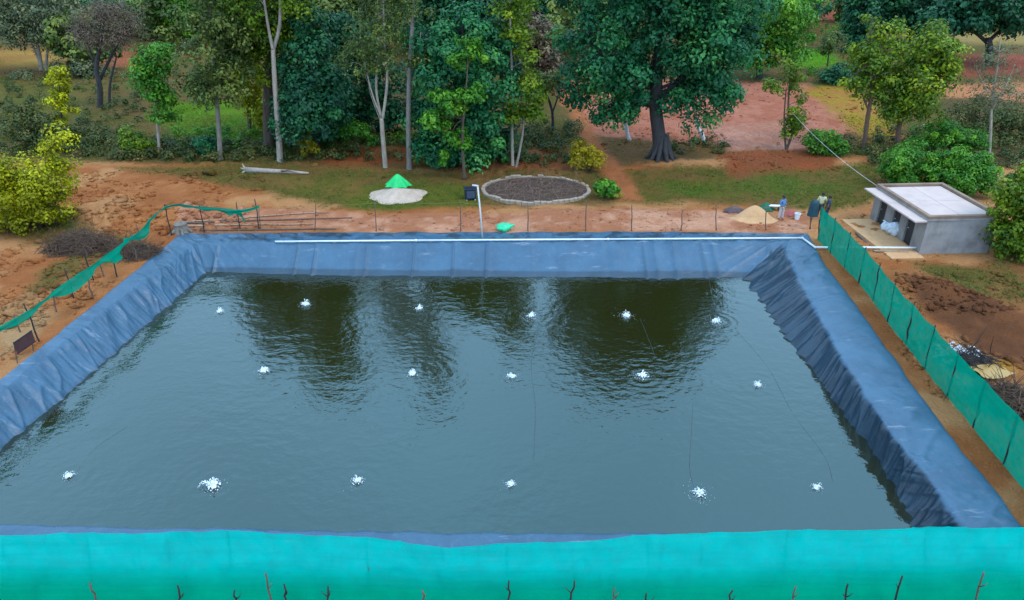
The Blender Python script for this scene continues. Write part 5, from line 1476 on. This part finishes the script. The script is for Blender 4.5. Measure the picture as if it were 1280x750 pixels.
# ------------------------------------------------------------------ people
M_SKIN = surf('brown_skin', (0.20, 0.095, 0.055), (0.16, 0.075, 0.045), 0.55, 8, 0.05)
M_HAIR = surf('black_hair', (0.012, 0.010, 0.010), (0.006, 0.005, 0.005), 0.5, 20, 0.3)
def skin_mesh(name, V, Ed, R, roots, mat, parent, sub=2):
    bm = bmesh.new()
    lay = bm.verts.layers.skin.verify()
    vs_ = []
    for i, (v_, r) in enumerate(zip(V, R)):
        q = bm.verts.new(v_); q[lay].radius = (r, r) if not isinstance(r, tuple) else r
        q[lay].use_root = i in roots
        vs_.append(q)
    for a, b in Ed: bm.edges.new((vs_[a], vs_[b]))
    me = bpy.data.meshes.new(name); bm.to_mesh(me); bm.free()
    me.materials.append(mat)
    o = link(name, me, parent)
    m = o.modifiers.new('skin', 'SKIN'); m.use_smooth_shade = True
    s_ = o.modifiers.new('sub', 'SUBSURF'); s_.levels = sub; s_.render_levels = sub
    return o
def person(label, loc, rz, shirt, trousers, arms, step=0.06, long_sleeve=False):
    e = empty('person', loc, rz, label=label, cat='person')
    V = [(0, 0, .92), (0, .01, 1.08), (0, .01, 1.26), (0, .015, 1.40), (0, 0, 1.47), (0, -.012, 1.53), (0, -.008, 1.60), (0, .005, 1.645)]
    R = [.125, .115, .135, .075, .052, .078, .088, .055]
    Ed = [(i, i + 1) for i in range(7)]
    arm_i, leg_i = [], []
    for s in (-1, 1):
        k = len(V)
        el, wr = arms[0 if s < 0 else 1]
        sh = Vector((s * .18, .015, 1.345))
        V += [tuple(sh), tuple(el), tuple(wr)]; R += [.06, .043, .03]
        Ed += [(2, k), (k, k + 1), (k + 1, k + 2)]
        d = (Vector(wr) - Vector(el)).normalized(); h = Vector(wr) + d * 0.08
        V.append(tuple(h)); R.append(.032); Ed.append((k + 2, k + 3)); arm_i.append((k, k + 1, k + 2))
    roots = [0]
    for s in (-1, 1):
        k = len(V)
        y = -s * step
        V += [(s * .09, 0, .86), (s * .10, y * .5 - .015, .48), (s * .105, y, .09), (s * .115, y - .14, .035)]
        R += [.092, .062, .042, .036]
        Ed += [(0, k), (k, k + 1), (k + 1, k + 2), (k + 2, k + 3)]
        leg_i.append((k, k + 1, k + 2))
    # fingers: short chains rooted in the palm
    for s, (el, wr) in zip((-1, 1), arms):
        d = (Vector(wr) - Vector(el)).normalized(); sd_ = d.orthogonal().normalized(); h = Vector(wr) + d * 0.075
        for f, L in zip((-.024, -.008, .008, .024), (.065, .078, .072, .055)):
            k = len(V); roots.append(k)
            V += [tuple(h + sd_ * f), tuple(h + sd_ * f * 1.2 + d * L * .6), tuple(h + sd_ * f * 1.2 + d * L + Vector((0, -.012, 0)))]
            R += [.0095, .0088, .008]; Ed += [(k, k + 1), (k + 1, k + 2)]
        k = len(V); roots.append(k); h0 = Vector(wr) + d * 0.03
        V += [tuple(h0 + sd_ * -.02), tuple(h0 + sd_ * -.045 + d * .035), tuple(h0 + sd_ * -.052 + d * .065)]; R += [.011, .010, .009]; Ed += [(k, k + 1), (k + 1, k + 2)]
    # nose
    k = len(V); roots.append(k); V += [(0, -.075, 1.555), (0, -.108, 1.545)]; R += [.016, .012]; Ed += [(k, k + 1)]
    skin_mesh('body', V, Ed, R, roots, M_SKIN, e)
    # shirt
    SV = [(0, 0, .86), (0, .01, 1.06), (0, .01, 1.25), (0, .015, 1.385)]; SR = [.158, .148, .165, .085]; SE = [(0, 1), (1, 2), (2, 3)]
    for (a, b, c) in arm_i:
        k = len(SV); A, B, Cc_ = Vector(V[a]), Vector(V[b]), Vector(V[c])
        SV += [tuple(A), tuple(A.lerp(B, .75))]; SR += [.080, .066]; SE += [(2, k), (k, k + 1)]
        if long_sleeve: SV += [tuple(B), tuple(B.lerp(Cc_, .85))]; SR += [.058, .045]; SE += [(k + 1, k + 2), (k + 2, k + 3)]
    skin_mesh('shirt', SV, SE, SR, [0], shirt, e)
    TV = [(0, 0, .95)]; TR = [.138]; TE = []
    for (a, b, c) in leg_i:
        k = len(TV); A, B, Cc_ = Vector(V[a]), Vector(V[b]), Vector(V[c])
        TV += [tuple(A), tuple(B), tuple(B.lerp(Cc_, .9))]; TR += [.108, .085, .070]; TE += [(0, k), (k, k + 1), (k + 1, k + 2)]
    skin_mesh('trousers', TV, TE, TR, [0], trousers, e)
    mb = MB(); mb.lathe((0, .018, 1.575), [(.096, -.045), (.104, 0), (.096, .05), (.065, .088), (.02, .102)], 14, 0.04, random.Random(3)); mb.build('hair', M_HAIR, e, smooth=True)
    for s in (-1, 1):
        mb = MB(); mb.lathe((s * .034, -.088, 1.575), [(0.002, -.009), (.010, 0), (0.002, .009)], 8); mb.build('eye', M_HAIR, e)
        mb = MB(); mb.lathe((s * .092, 0, 1.56), [(0.004, -.03), (.014, 0), (0.004, .03)], 8); mb.build('ear', M_SKIN, e)
    mb = MB(); mb.box((0, -.086, 1.515), (.05, .008, .010)); mb.build('mouth', surf('lips', (0.14, 0.05, 0.04)), e)
    return e
def cloth(name, c): return surf(name, c, tuple(x * 0.75 for x in c), 0.9, 6, 0.3)
p1 = pg(975, 275)
person('person in blue shirt and pale trousers standing by the orange sand', p1, math.radians(35), cloth('blue_shirt', (0.10, 0.22, 0.42)), cloth('pale_trousers', (0.55, 0.46, 0.46)),
       [((-.25, .02, 1.10), (-.17, -.18, 1.02)), ((.25, .03, 1.10), (.16, -.17, 1.04))], long_sleeve=True)
q_ = px(1030, 240, 1.65); p2 = Vector((q_.x, q_.y, gz(q_.x, q_.y)))
person('person in cream shirt standing behind the far end of the right net', p2, math.radians(150), cloth('cream_shirt', (0.62, 0.58, 0.34)), cloth('dark_trousers', (0.05, 0.05, 0.06)),
       [((-.25, -.05, 1.12), (-.10, -.24, 1.20)), ((.25, .03, 1.10), (.24, -.08, .88))], long_sleeve=True)
q_ = px(1038, 245, 1.62); p3 = Vector((q_.x, q_.y, gz(q_.x, q_.y)))
person('person in navy clothes at the far end of the right net', p3, math.radians(-120), cloth('navy_shirt', (0.035, 0.045, 0.10)), cloth('navy_trousers', (0.04, 0.045, 0.08)),
       [((-.25, .02, 1.08), (-.24, -.10, .86)), ((.25, .03, 1.10), (.24, -.06, .86))])
# covered switch box on a post
b = pg(1012, 286)
e = empty('covered_meter_box', b, label='dark teal cloth-covered box on a thin red-brown post by the net end', cat='meter box')
M_TEAL = surf('dark_teal_cover', (0.010, 0.06, 0.075), (0.006, 0.03, 0.042), 0.6, 4, 0.3)
mb = MB(); mb.tube([(0, 0, -0.2), (0, 0, 1.0)], 0.035, 8); mb.build('post', surf('rusty_post', (0.25, 0.07, 0.04), (0.15, 0.05, 0.03), 0.8), e)
N_ = 28; V = []; Fm = []
prof = [(0.33, 0.88), (0.31, 1.05), (0.28, 1.35), (0.25, 1.7), (0.16, 1.88), (0.02, 1.94)]
for (r, z) in prof:
    for k in range(N_):
        a = 2 * math.pi * k / N_
        f = 1 + 0.10 * math.sin(6 * a) * (r > 0.25)
        V.append((r * f * math.cos(a), 0.8 * r * f * math.sin(a), z + 0.05 * math.sin(3 * a) * (z < 0.8)))
for i in range(len(prof) - 1):
    for k in range(N_): Fm.append((i * N_ + k, i * N_ + (k + 1) % N_, (i + 1) * N_ + (k + 1) % N_, (i + 1) * N_ + k))
mb = MB(); mb.add(V, Fm); mb.build('cover', M_TEAL, e, smooth=True)
mb = MB(); mb.box((0, 0, 1.3), (0.32, 0.26, 0.7)); mb.build('box', M_NAVY, e)
# small things around the people
b = pg(996, 274)
e = empty('white_bucket', b, label='small white bucket on the bank near the person in blue', cat='bucket')
mb = MB(); mb.lathe((0, 0, 0), [(0.14, 0.0), (0.19, 0.36), (0.205, 0.37), (0.205, 0.40), (0.185, 0.40), (0.15, 0.06)], 18); mb.build('pail', M_WHITE, e, smooth=False)
mb = MB(); mb.tube([(0.2 * math.cos(a), -0.03, 0.40 + 0.18 * math.sin(a)) for a in np.linspace(0, math.pi, 10)], 0.008, 5); mb.build('handle', M_PALE, e)
b = pg(988, 268)
e = empty('red_cloth', b, label='faded red cloth heap behind the white bucket', cat='cloth')
t_ = tarp('x', 'x', 988, 268, 0.5, 0.35, 0.35, 2.0, surf('faded_red_cloth', (0.40, 0.10, 0.09), (0.28, 0.08, 0.07), 0.9))
for ch in list(t_.children): ch.parent = e
bpy.data.objects.remove(t_)
tarp('dark_green_tarp', 'small dark green tarp heap behind the orange sand', 957, 262, 0.55, 0.4, 0.5, 3.0, surf('dark_green_cover', (0.02, 0.14, 0.07), (0.01, 0.09, 0.05), 0.7))
tarp('grey_tarp', 'dark brownish tarp heap left of the orange sand', 918, 264, 0.7, 0.4, 0.35, 4.0, surf('brown_cover', (0.12, 0.08, 0.08), (0.08, 0.05, 0.05), 0.8))
b = pg(967, 263)
e = empty('white_board', b, -0.1, label='white board propped behind the person in blue', cat='board')
mb = MB(); mb.box((0, 0, 0.34), (0.75, 0.30, 0.03)); mb.build('top', M_WHITE, e)
for sx in (-0.3, 0.3):
    mb = MB(); mb.box((sx, 0, 0.16), (0.05, 0.26, 0.34)); mb.build('leg', M_WOOD, e)
